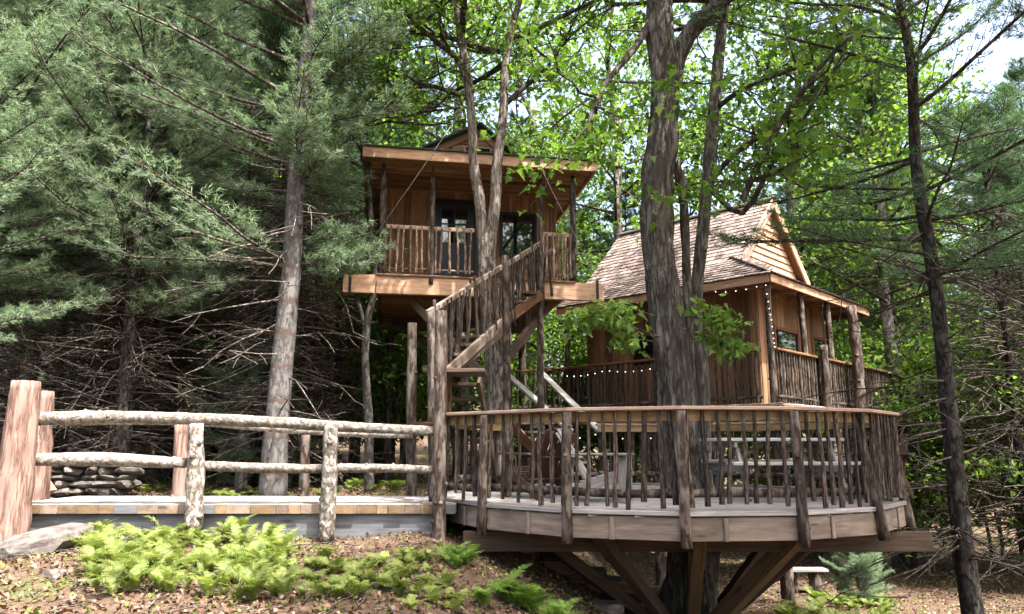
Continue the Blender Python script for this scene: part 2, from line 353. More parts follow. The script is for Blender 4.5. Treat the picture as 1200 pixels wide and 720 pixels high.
def ground_mat():
    m, t, b = base('forest_floor', 0.95, 0.1); tc = N(t, 'ShaderNodeTexCoord')
    def mp(s):
        x = N(t, 'ShaderNodeMapping'); x.inputs['Scale'].default_value = (s, s, s); t.links.new(tc.outputs['Object'], x.inputs['Vector']); return x.outputs[0]
    a = nz(t, mp(1), 9, 8, 0.7); d = nz(t, mp(1), 45, 5, 0.7); h = mix(t, 0.5, a, d)
    c = ramp(t, h, [(0.3, (0.04, 0.026, 0.018)), (0.48, (0.09, 0.06, 0.042)), (0.62, (0.15, 0.106, 0.078)), (0.78, (0.22, 0.17, 0.135))])
    g = nz(t, mp(1), 0.8, 6, 0.65); c2 = ramp(t, d, [(0.3, (0.03, 0.05, 0.014)), (0.7, (0.10, 0.15, 0.035))])
    c = mix(t, ramp(t, g, [(0.5, (0, 0, 0)), (0.64, (0.7,) * 3)]), c, c2)
    t.links.new(c, b.inputs['Base Color']); bump(t, b, h, 0.9, 0.05); return m
M['ground'] = ground_mat()

# ------------------------------------------------------------------ ground
def gz(x, y):
    x = np.asarray(x, float); y = np.asarray(y, float)
    zl = np.where(y < 9, lerp(-0.95, -0.38, np.clip(y / 9, -1, 1)), np.where(y < 10.6, lerp(-0.38, -0.14, (y - 9) / 1.6), -0.14 + 0.004 * (y - 10.6)))
    zr = np.where(y < 12, -1.95 + 0.05 * (12 - y) * 0.6, -1.95 - 0.035 * np.clip(y - 12, 0, 30))
    rise = np.clip(y - 30, 0, 60) * 0.09 + np.clip(np.abs(x) - 24, 0, 60) * 0.09
    zl = zl + rise; zr = zr + rise
    s = sstep(-1.4, 3.0, x + 0.05 * (y - 9) - np.clip((y - 14) * 0.25, 0, 3))
    z = lerp(zl, zr, s)
    z = z + 0.05 * np.sin(x * 1.3 + 0.6 * y) * np.cos(y * 1.1 - 0.4 * x) + 0.03 * np.sin(3.1 * x + 1.7) * np.sin(2.7 * y)
    return z
def gv(x, y): return float(gz(x, y))
def build_ground():
    t = np.linspace(-1, 1, 300); X = np.sinh(t * 4.2) / math.sinh(4.2) * 220
    s = np.linspace(-0.6, 1, 320); Y = 8 + np.sinh(s * 4.2) / math.sinh(4.2) * 260
    gx, gy = np.meshgrid(X, Y); z = gz(gx, gy)
    V = np.stack([gx, gy, z], -1).reshape(-1, 3); n = len(X); i = np.arange(len(Y) - 1)[:, None] * n + np.arange(n - 1)[None]
    F = np.stack([i, i + 1, i + n + 1, i + n], -1).reshape(-1, 4)
    tag(put('ground', np_mesh('ground', V, [F], [M['ground']], smooth=[True])), 'brown leaf-strewn forest floor falling away under the deck', kind='structure')
build_ground()

# ------------------------------------------------------------------ round deck
DC = Vector((2.0, 10.3, 0)); DR = 2.95
TC = Vector((2.3, 10.45, 0))
def dp(ang, r=DR, z=0.0): return DC + Vector((math.cos(R(ang)) * r, math.sin(R(ang)) * r, z))
NV = 16
VERT = [-51.5 - 22.5 * k for k in range(NV)]          # vertices of the 16-sided deck
def build_deck():
    t = thing('round_deck', 'many-sided timber deck with stick railing built round the big maple trunk', 'deck', DC)
    poly = [dp(a, DR - 0.05) for a in VERT]
    def chord(y):
        xs = []
        for i in range(NV):
            a, b = poly[i], poly[(i + 1) % NV]
            if (a.y - y) * (b.y - y) < 0: xs.append(lerp(a.x, b.x, (y - a.y) / (b.y - a.y)))
        return (min(xs), max(xs)) if len(xs) >= 2 else None
    y = DC.y - DR + 0.22
    while y < DC.y + DR - 0.12:
        c = chord(y)
        if c and c[1] - c[0] > 0.5:
            cut = sorted([c[0], c[1]] + [lerp(c[0], c[1], random.uniform(0.3, 0.7))] * (1 if c[1] - c[0] > 3 else 0))
            for a, b in zip(cut[:-1], cut[1:]):
                yy = y - TC.y; hx = math.sqrt(max(0, 0.38 ** 2 - yy * yy)) if abs(yy) < 0.38 else 0
                segs = [(a, b)]
                if hx:
                    segs = [s for s in ((a, min(b, TC.x - hx)), (max(a, TC.x + hx), b)) if s[1] - s[0] > 0.05]
                for p, q in segs:
                    board('deck_board', (p + 0.004, y, -0.018 + random.uniform(-.002, .002)), (q - 0.004, y, -0.018), 0.136, 0.036, M['grey'], t)
        y += 0.142
    for i in range(NV):
        a0, a1 = VERT[i], VERT[(i + 1) % NV]
        p, q = dp(a0), dp(a1); n = ((p + q) / 2 - DC).normalized(); d = (q - p).normalized()
        board('edge_board', p + n * -0.06 + Vector((0, 0, 0.012)), q + n * -0.06 + Vector((0, 0, 0.012)), 0.16, 0.045, M['grey'], t)
        o = Vector((0, 0, -0.135))
        # fascia: two lengths with a visible joint
        k = random.uniform(0.3, 0.7); m_ = p.lerp(q, k)
        board('fascia_board', p - n * 0.03 + o + d * 0.01, m_ - n * 0.03 + o - d * 0.004, 0.04, 0.225, M['fascia_deck'], t)
        board('fascia_board', m_ - n * 0.03 + o + d * 0.004, q - n * 0.03 + o - d * 0.01, 0.04, 0.225, M['fascia_deck'], t)
        board('fascia_cleat', m_ + n * 0.001 + Vector((0, 0, -0.25)), m_ + n * 0.001 + Vector((0, 0, -0.03)), 0.05, 0.02, M['fascia_deck'], t, up=n)
        # joists below
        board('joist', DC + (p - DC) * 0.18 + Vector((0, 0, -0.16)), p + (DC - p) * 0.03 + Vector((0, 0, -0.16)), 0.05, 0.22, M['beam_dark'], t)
    # two long carrying beams under the joists
    for yy in (-1.5, 1.5):
        x = math.sqrt((DR + 0.1) ** 2 - yy * yy) if yy < 0 else math.sqrt(DR ** 2 - yy * yy)
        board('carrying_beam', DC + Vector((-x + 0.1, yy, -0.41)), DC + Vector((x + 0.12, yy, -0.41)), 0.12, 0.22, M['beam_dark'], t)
    # railing : a part of its own, sticks and posts under it
    def span(angs, gate=False):
        rail = None
        for i in range(len(angs) - 1):
            a0, a1 = angs[i], angs[i + 1]
            p = a0 if isinstance(a0, Vector) else dp(a0, DR - 0.055); q = dp(a1, DR - 0.055); n = ((p + q) / 2 - DC).normalized()
            d = (q - p).normalized()
            cap = board('railing', p + Vector((0, 0, 1.03)) - d * 0.02, q + Vector((0, 0, 1.03)) + d * 0.02, 0.15, 0.036, M['rail_top'], t)
            board('rail_board', p - n * 0.045 + Vector((0, 0, 0.955)), q - n * 0.045 + Vector((0, 0, 0.955)), 0.036, 0.105, M['rail_sub'], cap)
            log('lower_rail', [p - n * 0.06 + Vector((0, 0, 0.2)), (p + q) / 2 - n * 0.06 + Vector((0, 0, 0.19 + random.uniform(-.02, .02))), q - n * 0.06 + Vector((0, 0, 0.2))], [0.045, 0.042, 0.047], M['pole'], cap, n=8, k=3, knots=1)
            L = (q - p).length; m = max(3, int(L * 7.6))
            for j in range(m):
                f = (j + 0.6 + random.uniform(-0.15, 0.15)) / (m + 0.2)
                b = p.lerp(q, f) + n * 0.02; s = d * random.uniform(-0.04, 0.04); r = random.uniform(0.017, 0.031)
                stick('baluster', b + Vector((0, 0, random.uniform(0.03, 0.13))) + s, b + Vector((0, 0, 1.005)), r, M['stick'], cap)
            rail = cap
            if isinstance(a0, Vector): continue
            pp = dp(a0, DR + 0.035); tp = dp(a0, DR + 0.0)
            if a0 > -55 and a0 < -25: tp = tp + Vector((-0.16, 0.05, 0))
            log('post', [pp + Vector((0, 0, -0.3)), pp.lerp(tp, 0.5) + Vector((random.uniform(-.01, .01), 0, 0.4)), tp + Vector((0, 0, 1.0))], [0.056, 0.052, 0.047], M['pole'], cap, n=10, k=4, knots=3)
    span([Vector((-0.80, 8.95, 0)), -141.5, -119, -96.5, -74, -51.5, -29, -6.5, 16, 38.5, 61, 83.5, 100])
    span([135, 151, 168])
    # knee braces down to the trunk
    for a in (-150, -120, -90, -55, -25, 20, 60, 120, 170):
        wm = M['brace'] if a in (-90, -55) else M['beam_dark']
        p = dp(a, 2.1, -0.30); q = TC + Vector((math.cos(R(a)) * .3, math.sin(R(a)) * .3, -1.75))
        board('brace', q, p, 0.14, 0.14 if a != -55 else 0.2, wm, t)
    board('post_block', TC + Vector((0.02, -0.48, -2.1)), TC + Vector((0.02, -0.48, -0.31)), 0.13, 0.13, M['brace'], t)
    return t
build_deck()

# ------------------------------------------------------------------ foot bridge
BY0, BY1, BX0, BX1 = 8.95, 10.45, -5.95, -0.66
def build_bridge():
    t = thing('foot_bridge', 'low plank footbridge with lichen-covered log rails leading to the deck', 'footbridge', ((BX0 + BX1) / 2, 9.7, -0.4))
    x = BX0
    while x < BX1 - 0.05:
        wd = min(random.choice((.14, .19, .24, .29)) + random.uniform(-.01, .01), BX1 - x); y0 = BY0 + random.uniform(-0.015, 0.015)
        pl = board('plank', (x + wd / 2, y0, -0.067 + random.uniform(-.004, .004)), (x + wd / 2, BY1, -0.067), wd - 0.006, 0.11, M['grey'], t)
        board('plank_end', (x + 0.001, y0 - 0.004, -0.068), (x + wd - 0.001, y0 - 0.004, -0.068), 0.01, 0.105, M[random.choice(['endgrain'] * 4 + ['endgrain_dark'] * 2 + ['bridge_beam'])], pl, up=(0, 0, 1))
        x += wd
    for yy, m in ((BY0 + 0.1, 'bridge_beam'), (BY1 - 0.1, 'bridge_beam')):
        for a, b in ((BX0 + 0.1, -4.2), (-4.19, -2.1), (-2.09, -0.93)):
            board('beam', (a, yy, -0.265), (b, yy, -0.265), 0.1, 0.28, M[m], t)
    def yb(u, v, Y): return at(u, v, Y)
    # front rails
    log('top_rail', [yb(38, 491, 8.9), yb(130, 489, 8.92), yb(230, 491, 8.95), yb(320, 495, 8.95), yb(400, 500, 8.95), yb(513, 506, 8.9)], [.082, .076, .07, .068, .064, .055], M['lichen_log'], t, n=14, k=6, knots=6, ends=M['grey'])
    log('middle_rail', [yb(36, 539, 8.93), yb(120, 538, 8.95), yb(218, 543, 8.97)], [.075, .078, .06], M['lichen_log'], t, n=12, k=6, knots=3)
    log('middle_rail', [yb(236, 546, 8.97), yb(310, 549, 8.97), yb(382, 550, 8.97)], [.06, .055, .05], M['lichen_log'], t, n=12, k=6, knots=3)
    log('middle_rail', [yb(388, 549, 8.97), yb(450, 549, 8.95), yb(510, 551, 8.93)], [.055, .05, .05], M['lichen_log'], t, n=12, k=6, knots=3)
    for u0, u1, v1, r in ((230, 226, 622, .10), (388, 382, 633, .095)):
        log('post', [yb(u1, v1, 8.84), yb((u0 + u1) / 2 + 1, 560, 8.85), yb(u0, 497, 8.88)], [r, r * .95, r * .85], M['birch_post'], t, n=14, k=8, knots=4, rough=.2)
    # back rails
    log('top_rail', [yb(60, 494, 10.45), yb(215, 494, 10.45), yb(360, 505, 10.45), yb(484, 511, 10.45)], [.06, .06, .055, .045], M['lichen_log'], t, n=12, k=6, knots=4)
    log('middle_rail', [yb(60, 541, 10.45), yb(215, 545, 10.45), yb(360, 548, 10.45), yb(484, 551, 10.45)], [.055, .05, .05, .045], M['lichen_log'], t, n=12, k=6, knots=4)
    for u, v0, v1, r in ((211, 498, 592, .095), (357, 510, 590, .07)):
        log('post', [yb(u - 1, v1, 10.36), yb(u, (v0 + v1) / 2, 10.37), yb(u + 1, v0, 10.38)], [r, r * .95, r * .9], M['pole'] if u > 300 else M['peeled'], t, n=12, k=5, knots=3)
    # thick peeled end posts, set in the ground
    p = log('end_post', [at(6, 640, 8.72), at(20, 540, 8.72), at(31, 447, 8.72)], [.23, .185, .15], M['peeled'], t, n=22, k=10, knots=0, rough=.1, ends=M['peeled'])
    p = log('end_post', [at(37, 600, 10.2), at(44, 530, 10.2), at(50, 459, 10.2)], [.2, .17, .14], M['peeled'], t, n=18, k=8, knots=0, rough=.1, ends=M['peeled'])
    board('kerb_block', at(45, 577, 10.3), at(56, 568, 10.3), 0.25, 0.2, M['fascia'], t)
build_bridge()

# ------------------------------------------------------------------ the small high treehouse
TH1 = R(10)
A1 = Vector((math.cos(TH1), math.sin(TH1), 0)); B1 = Vector((-math.sin(TH1), math.cos(TH1), 0))
O1 = Vector((-2.97, 12.7, 0))
def l1(a, b, z): return O1 + A1 * a + B1 * b + Vector((0, 0, z))
def a_of(u, v, b):
    p = on_plane(u, v, l1(0, b, 0), B1); return (p - O1).dot(A1), p.z
FZ = 3.66
def build_cabin1():
    t = thing('high_treehouse', 'small square board cabin on stilted platform with porch, hung in the forked tree', 'treehouse', l1(2.4, 2.2, FZ))
    # platform
    board('front_beam', l1(0, 0, 3.475), l1(4.74, 0, 3.475), 0.1, 0.33, M['fascia'], t)
    board('back_beam', l1(0.7, 3.4, 3.34), l1(4.1, 3.4, 3.34), 0.1, 0.3, M['beam_dark'], t)
    b = -0.08
    while b < 4.3:
        board('floor_board', l1(0.58, b + 0.07, FZ - 0.018), l1(4.2, b + 0.07, FZ - 0.018), 0.14, 0.034, M['cedar_dark'], t); b += 0.143
    for a in (0.62, 1.3, 2.0, 3.05, 3.65, 4.16):
        board('joist', l1(a, 0.06, 3.55), l1(a, 4.3, 3.55), 0.05, 0.17, M['cedar'], t)
    for b in np.arange(0.12, 4.2, 0.155):
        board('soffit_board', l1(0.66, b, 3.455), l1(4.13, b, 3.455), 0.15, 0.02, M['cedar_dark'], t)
    board('edge_trim', l1(0.56, 0, 3.65), l1(2.05, 0, 3.65), 0.16, 0.03, M['rail_top'], t)
    # walls
    W0, W1, WB = 0.62, 4.16, 1.35
    top = 5.78
    dl, dt = a_of(510, 237, WB); dr, _ = a_of(556, 237, WB)
    wl, wt = a_of(587, 250, WB); wr, wb = a_of(628, 301, WB)
    wall = board('wall', l1(W0 + 0.03, WB + 0.09, (FZ + top) / 2), l1(W1 - 0.03, WB + 0.09, (FZ + top) / 2), 0.06, top - FZ, M['cedar_dark'], t)
    a = W0
    while a < W1 - 0.03:
        wd = min(random.uniform(0.12, 0.17), W1 - a); c = a + wd / 2; z0, z1 = FZ, top
        segs = [(z0, z1)]
        if dl - 0.05 < c < dr + 0.05: segs = [(dt + 0.04, z1)]
        elif wl - 0.04 < c < wr + 0.04: segs = [(z0, wb - 0.03), (wt + 0.03, z1)]
        dep = random.uniform(0.0, 0.012)
        for s0, s1 in segs:
            board('wall_board', l1(c, WB + 0.035 - dep, s0), l1(c, WB + 0.035 - dep, s1), wd - 0.005, 0.025, M['cedar'], wall, up=-B1)
        a += wd
    for b0, a_ in ((W0, -1), (W1, 1)):
        sw = board('wall', l1(b0 - a_ * 0.03, WB + 0.12, (FZ + top) / 2), l1(b0 - a_ * 0.03, 4.1, (FZ + top) / 2), 0.05, top - FZ, M['cedar_dark'], t)
        b = WB
        while b < 4.1:
            board('wall_board', l1(b0 + a_ * 0.012, b + 0.08, FZ), l1(b0 + a_ * 0.012, b + 0.08, top), 0.15, 0.025, M['cedar'], sw, up=A1 * a_); b += 0.155
    board('wall', l1(W0, 4.12, (FZ + top) / 2), l1(W1, 4.12, (FZ + top) / 2), 0.05, top - FZ, M['cedar_dark'], t)
    # door
    d = board('door', l1(dl, WB, (FZ + dt) / 2), l1(dr, WB, (FZ + dt) / 2), 0.05, dt - FZ, M['door'], t)
    for s in (dl - 0.03, dr + 0.03): board('door_frame', l1(s, WB - 0.015, FZ), l1(s, WB - 0.015, dt + 0.04), 0.06, 0.06, M['door'], d, up=B1)
    board('door_frame', l1(dl - 0.06, WB - 0.015, dt + 0.035), l1(dr + 0.06, WB - 0.015, dt + 0.035), 0.06, 0.06, M['door'], d)
    wdt = (dr - dl)
    for i in range(2):
        for j in range(2):
            pa = dl + wdt * (0.17 + 0.34 * i); pz = dt - 0.86 + 0.4 * j
            board('door_pane', l1(pa, WB - 0.029, pz + 0.2), l1(pa + wdt * 0.31, WB - 0.029, pz + 0.2), 0.012, 0.37, M['glass'], d)
    board('door_panel', l1(dl + wdt * 0.17, WB - 0.03, FZ + 0.55), l1(dr - wdt * 0.17, WB - 0.03, FZ + 0.55), 0.02, 0.6, M['door'], d)
    put('door_knob', box_mesh(0.05, 0.06, 0.05, M['steel'], 0.015), Matrix.Translation(l1(dr - 0.09, WB - 0.06, FZ + 0.95)), d)
    # window
    wn = board('window', l1(wl, WB + 0.01, (wt + wb) / 2), l1(wr, WB + 0.01, (wt + wb) / 2), 0.03, wt - wb, M['black'], t)
    board('pane', l1(wl + 0.04, WB - 0.008, (wt + wb) / 2), l1(wr - 0.04, WB - 0.008, (wt + wb) / 2), 0.006, wt - wb - 0.08, M['glass'], wn)
    for z in (wt, wb): board('window_frame', l1(wl - 0.03, WB - 0.01, z), l1(wr + 0.03, WB - 0.01, z), 0.05, 0.045, M['black'], wn)
    for s in (wl, wr): board('window_frame', l1(s, WB - 0.012, wb), l1(s, WB - 0.012, wt), 0.045, 0.05, M['black'], wn, up=B1)
    # porch posts and rails
    ez = 5.72
    pa = []
    for u, v in ((449, 230), (507, 230), (633, 235), (671, 240)): pa.append(a_of(u, v, 0.0)[0])
    for i, a in enumerate(pa):
        log('porch_post', [l1(a, -0.03 if i in (1, 2) else 0.03, 3.5 if i in (1, 2) else FZ), l1(a + random.uniform(-.02, .02), 0.0, 4.6), l1(a, 0.0, ez)], [0.05, 0.047, 0.043] if i in (1, 2) else [0.068, 0.062, 0.058], M['stick_post'] if 'stick_post' in M else M['pole'], t, n=10, k=5, knots=5)
    def porch_rail(a0, a1, nb):
        rl = board('railing', l1(a0, 0, 4.55), l1(a1, 0, 4.55), 0.05, 0.075, M['rail_top'], t)
        stick('lower_rail', l1(a0, 0, 3.78), l1(a1, 0, 3.78), 0.022, M['stick_pale'], rl)
        for k in range(nb):
            a = lerp(a0, a1, (k + 0.5) / nb) + random.uniform(-.02, .02)
            stick('baluster', l1(a + random.uniform(-.03, .03), -0.03, 3.72), l1(a, -0.03, 4.57), random.uniform(.016, .026), M['stick_pale'], rl)
    porch_rail(pa[0], pa[1], 8); porch_rail(pa[1], a_of(556, 270, 0)[0], 6); porch_rail(pa[2], pa[3], 7)
    for a in (pa[0], pa[3]):
        rl = board('railing', l1(a, 0, 4.55), l1(a, WB, 4.55), 0.05, 0.075, M['rail_top'], t)
        for k in range(6): stick('baluster', l1(a, 0.12 + k * 0.2, 3.70), l1(a, 0.12 + k * 0.2, 4.55), 0.02, M['stick_pale'], rl)
    # roof: flat-pitched hip with soffit, fascia and a little gable
    r0, r1, rb0, rb1, rz = 0.28, 4.55, -0.38, 4.4, 5.74
    ra = [l1(r0, rb0, rz + .16), l1(r1, rb0, rz + .16), l1(r1, rb1, rz + .16), l1(r0, rb1, rz + .16), l1(1.5, 2.0, rz + .55), l1(3.3, 2.0, rz + .55)]
    ca = l1(2.4, 2.0, rz); rv = [p - ca for p in ra]
    th = Vector((0, 0, -0.03)); V = rv + [p + th for p in rv]
    F = [(0, 1, 5, 4), (1, 2, 5), (2, 3, 4, 5), (3, 0, 4)]; F += [tuple(i + 6 for i in f[::-1]) for f in F]
    F += [(i, i + 6, (i + 1) % 4 + 6, (i + 1) % 4) for i in range(4)]
    roof = put('roof', mk('roof', V, F, M['roofing']), Matrix.Translation(ca), t)
    b = rb0 + 0.06
    while b < rb1 - 0.05:
        board('soffit_board', l1(r0 + 0.03, b + 0.07, rz + 0.02), l1(r1 - 0.03, b + 0.07, rz + 0.02), 0.14, 0.025, M['cedar'], roof); b += 0.146
    board('fascia_board', l1(r0 - .02, rb0, rz + 0.055), l1(r1 + .02, rb0, rz + 0.055), 0.04, 0.19, M['fascia'], roof)
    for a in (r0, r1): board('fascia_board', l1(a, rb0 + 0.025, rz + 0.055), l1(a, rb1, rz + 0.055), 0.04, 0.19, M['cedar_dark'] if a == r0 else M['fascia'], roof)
    board('drip_edge', l1(r0 - .04, rb0 - 0.02, rz + 0.165), l1(r1 + .04, rb0 - 0.02, rz + 0.165), 0.09, 0.03, M['roofing'], roof)
    board('porch_beam', l1(0.4, 0.0, rz - 0.05), l1(4.4, 0.0, rz - 0.05), 0.08, 0.12, M['cedar'], roof)
    board('porch_beam', l1(0.45, 0.55, rz - 0.02), l1(4.35, 0.55, rz - 0.02), 0.05, 0.06, M['cedar_dark'], roof)
    # gable with louvred vent
    gb = 0.15
    def g(u, v): q = a_of(u, v, gb); return q
    ap, l_, r_ = g(561, 156), g(494, 184), g(604, 194)
    zb = 5.9
    gv_ = [l1(l_[0] + .05, gb, zb), l1(r_[0] - .05, gb, zb), l1(ap[0], gb, ap[1] - .06)]
    org = gv_[0]; V = [p - org for p in gv_] + [p - org + B1 * 0.05 for p in gv_]
    put('gable_wall', mk('gable', V, [(0, 1, 2), (5, 4, 3), (0, 3, 4, 1), (1, 4, 5, 2), (2, 5, 3, 0)], M['cedar_dark']), Matrix.Translation(org), roof)
    zz = zb + 0.05
    while zz < ap[1] - 0.12:
        f = (zz - zb) / (ap[1] - zb)
        board('gable_board', l1(lerp(l_[0], ap[0], f) + .02, gb - .02, zz), l1(lerp(r_[0], ap[0], f) - .02, gb - .02, zz), 0.02, 0.085, M['fascia'], roof); zz += 0.092
    vl, vt = g(544, 174); vr, vb = g(575, 189)
    vent = board('gable_vent', l1(vl, gb - .045, (vt + vb) / 2), l1(vr, gb - .045, (vt + vb) / 2), 0.03, vt - vb, M['dark_inside'], roof)
    for q in (vl, (vl + vr) / 2, vr): board('vent_trim', l1(q, gb - .065, vb), l1(q, gb - .065, vt), 0.05, 0.03, M['fascia'], vent, up=B1) if False else board('gable_trim', l1(q, gb - .07, vb), l1(q, gb - .07, vt), 0.05, 0.03, M['fascia'], roof, up=B1)
    for s in (l_, r_):
        sl_ = board('barge_board', l1(s[0], gb - .06, s[1]), l1(ap[0], gb - .06, ap[1]), 0.04, 0.12, M['fascia'], roof)
        o = Vector((0, 0, 0.085))
        board('gable_roof', l1(s[0], 1.0, s[1]) + o, l1(ap[0], 1.0, ap[1]) + o, 2.3, 0.04, M['roofing'], roof)
    # knee braces to the tree
    tr = Vector((-0.38, 12.45, 1.75))
    for q in (l1(0.95, 3.3, 3.35), l1(4.0, 3.0, 3.35), l1(1.2, 0.4, 3.3), l1(3.8, 0.5, 3.3)):
        board('brace', tr + Vector((0, 0.2, 0)), q, 0.1, 0.14, M['beam_dark'], t)
    # far posts that carry the back of the platform
    for a in (0.9, 4.0):
        q = l1(a, 4.15, 3.45); log('stilt', [Vector((q.x, q.y, gv(q.x, q.y) - .3)), Vector((q.x, q.y, 1.5)), q], [0.1, 0.09, 0.085], M['pole'], t, n=9, k=4, knots=3)
    # brackets at the beam ends
    for a in (0.12, 4.62): board('beam_bracket', l1(a, -0.053, 3.3), l1(a, -0.053, 3.7), 0.05, 0.012, M['black'], t, up=-B1)
build_cabin1()

# cables from the beam ends up to the fork
def cable(label, p0, p1):
    p0, p1 = Vector(p0), Vector(p1); d = p1 - p0
    V, F, C = tube_np([Vector(), d * 0.5 + Vector((0, 0, -0.03)), d], [0.0055] * 3, 6)
    tag(put('support_cable', mk('cable', V, F + C, M['steel'], True), Matrix.Translation(p0)), label, 'cable', 'cables holding the high treehouse')
CL, CR = at(553, 112, 12.45), at(594, 116, 12.45)
cable('thin steel cable rising from bolted beam end nearest the pine to the forked trunk', l1(0.12, -0.06, 3.7), CL)
cable('thin steel cable rising from beam end nearest the shingled roof to the forked trunk', l1(4.62, -0.06, 3.7), CR)
cable('short pale rope tied level between the two stems of the forked tree', at(551, 104, 12.3), at(596, 108, 12.3))

# ------------------------------------------------------------------ winding stair up to the high treehouse
def build_stair():
    t = thing('winding_stair', 'rustic stick-railed stair climbing from the deck round the forked tree', 'staircase', (-0.8, 9.6, 0))
    H = [at(501, 367, 9.5), at(545, 340, 10.5), at(590, 312, 11.6), at(634, 285, 12.62)]
    for i in range(3): 
        rl = board('railing', H[i] + Vector((0, 0, (.0, .015, -.01)[i])), H[i + 1], 0.05, 0.075, M['fascia_deck'], t)
        nb = (9, 11, 13)[i]
        for k in range(nb):
            p = H[i].lerp(H[i + 1], (k + 0.4) / nb); L = random.uniform(0.85, 1.08)
            stick('baluster', p + Vector((random.uniform(-.09, .09), 0.03, -L)), p + Vector((0, -0.03, 0.01 if random.random() < .8 else .12)), random.uniform(.018, .034), M['stick'], rl)
    for i in range(1, 3):
        o = Vector((.22, .5, .0)); rl = board('railing', H[i] + o, H[i + 1] + o, 0.05, 0.07, M['beam_dark'], t)
        for k in range(8):
            p = H[i].lerp(H[i + 1], (k + 0.4) / 8) + o; stick('baluster', p + Vector((random.uniform(-.09, .09), 0.03, -random.uniform(.8, 1.0))), p, random.uniform(.015, .028), M['stick'], rl)
    S = [at(521, 440, 9.75), at(588, 379, 11.55), at(634, 345, 12.5)]
    board('stringer', S[0], S[1], 0.05, 0.15, M['fascia_deck'], t); board('stringer', S[1], S[2], 0.05, 0.17, M['cedar_dark'], t)
    # second stringer below the railing
    board('stringer', H[0] + Vector((0.08, 0.1, -0.95)), H[2] + Vector((0.05, 0.1, -0.98)), 0.05, 0.16, M['beam_dark'], t)
    n = 9
    for k in range(n):
        f = (k + 0.5) / n; p = S[0].lerp(S[1], f / 0.62) if f < 0.62 else S[1].lerp(S[2], (f - 0.62) / 0.38)
        c = Vector((-0.15, 12.1, p.z)); d = (c - p); d.z = 0; d.normalize()
        side = Vector((-d.y, d.x, 0))
        if k < 6: d = Vector((-0.45, 0.5, 0)).normalized()
        board('tread', p + d * 0.02 + Vector((0, 0, 0.06)), p + d * 0.5 + Vector((0, 0, 0.06)), 0.24, 0.045, M['beam_dark'], t)
    # lower flight from the deck to the turn
    for k in range(8):
        z = 0.18 + k * 0.19; y = 12.1 - k * 0.235; x = -0.52 - k * 0.03
        board('tread', (x - 0.26, y, z), (x + 0.26, y, z), 0.2, 0.045, M['beam_dark'], t)
    for s in (-0.28, 0.28): board('stringer', (-0.5 + s, 12.25, 0.02), (-0.74 + s, 10.35, 1.6), 0.045, 0.2, M['beam_dark'], t)
    board('landing', (-1.15, 9.85, 1.62), (-0.35, 9.85, 1.62), 0.7, 0.05, M['beam_dark'], t)
    board('landing_panel', (-0.93, 10.25, 1.02), (-0.93, 10.25, 1.6), 0.2, 0.04, M['cedar_dark'], t, up=(0, 1, 0))
    # poles
    def pole(u0, v0, u1, v1, Y, r, k=5):
        p, q = at(u1, v1, Y), at(u0, v0, Y)
        log('pole', [p, p.lerp(q, .5) + Vector((random.uniform(-.02, .02), 0, 0)), q], [r * 1.08, r, r * .92], M['pole'], t, n=12, k=7, knots=k, rough=.18, ends=M['grey'])
    pole(517, 365, 515, 655, 8.86, .078, 6); pole(505, 366, 508, 598, 9.42, .055)
    pole(483, 379, 482, 590, 10.5, .072); pole(592, 300, 594, 560, 11.55, .062); pole(633, 284, 635, 548, 12.6, .058)
    board('gate_rail', at(484, 496, 10.4), at(512, 497, 9.0), 0.1, 0.04, M['cedar_dark'], t)
build_stair()

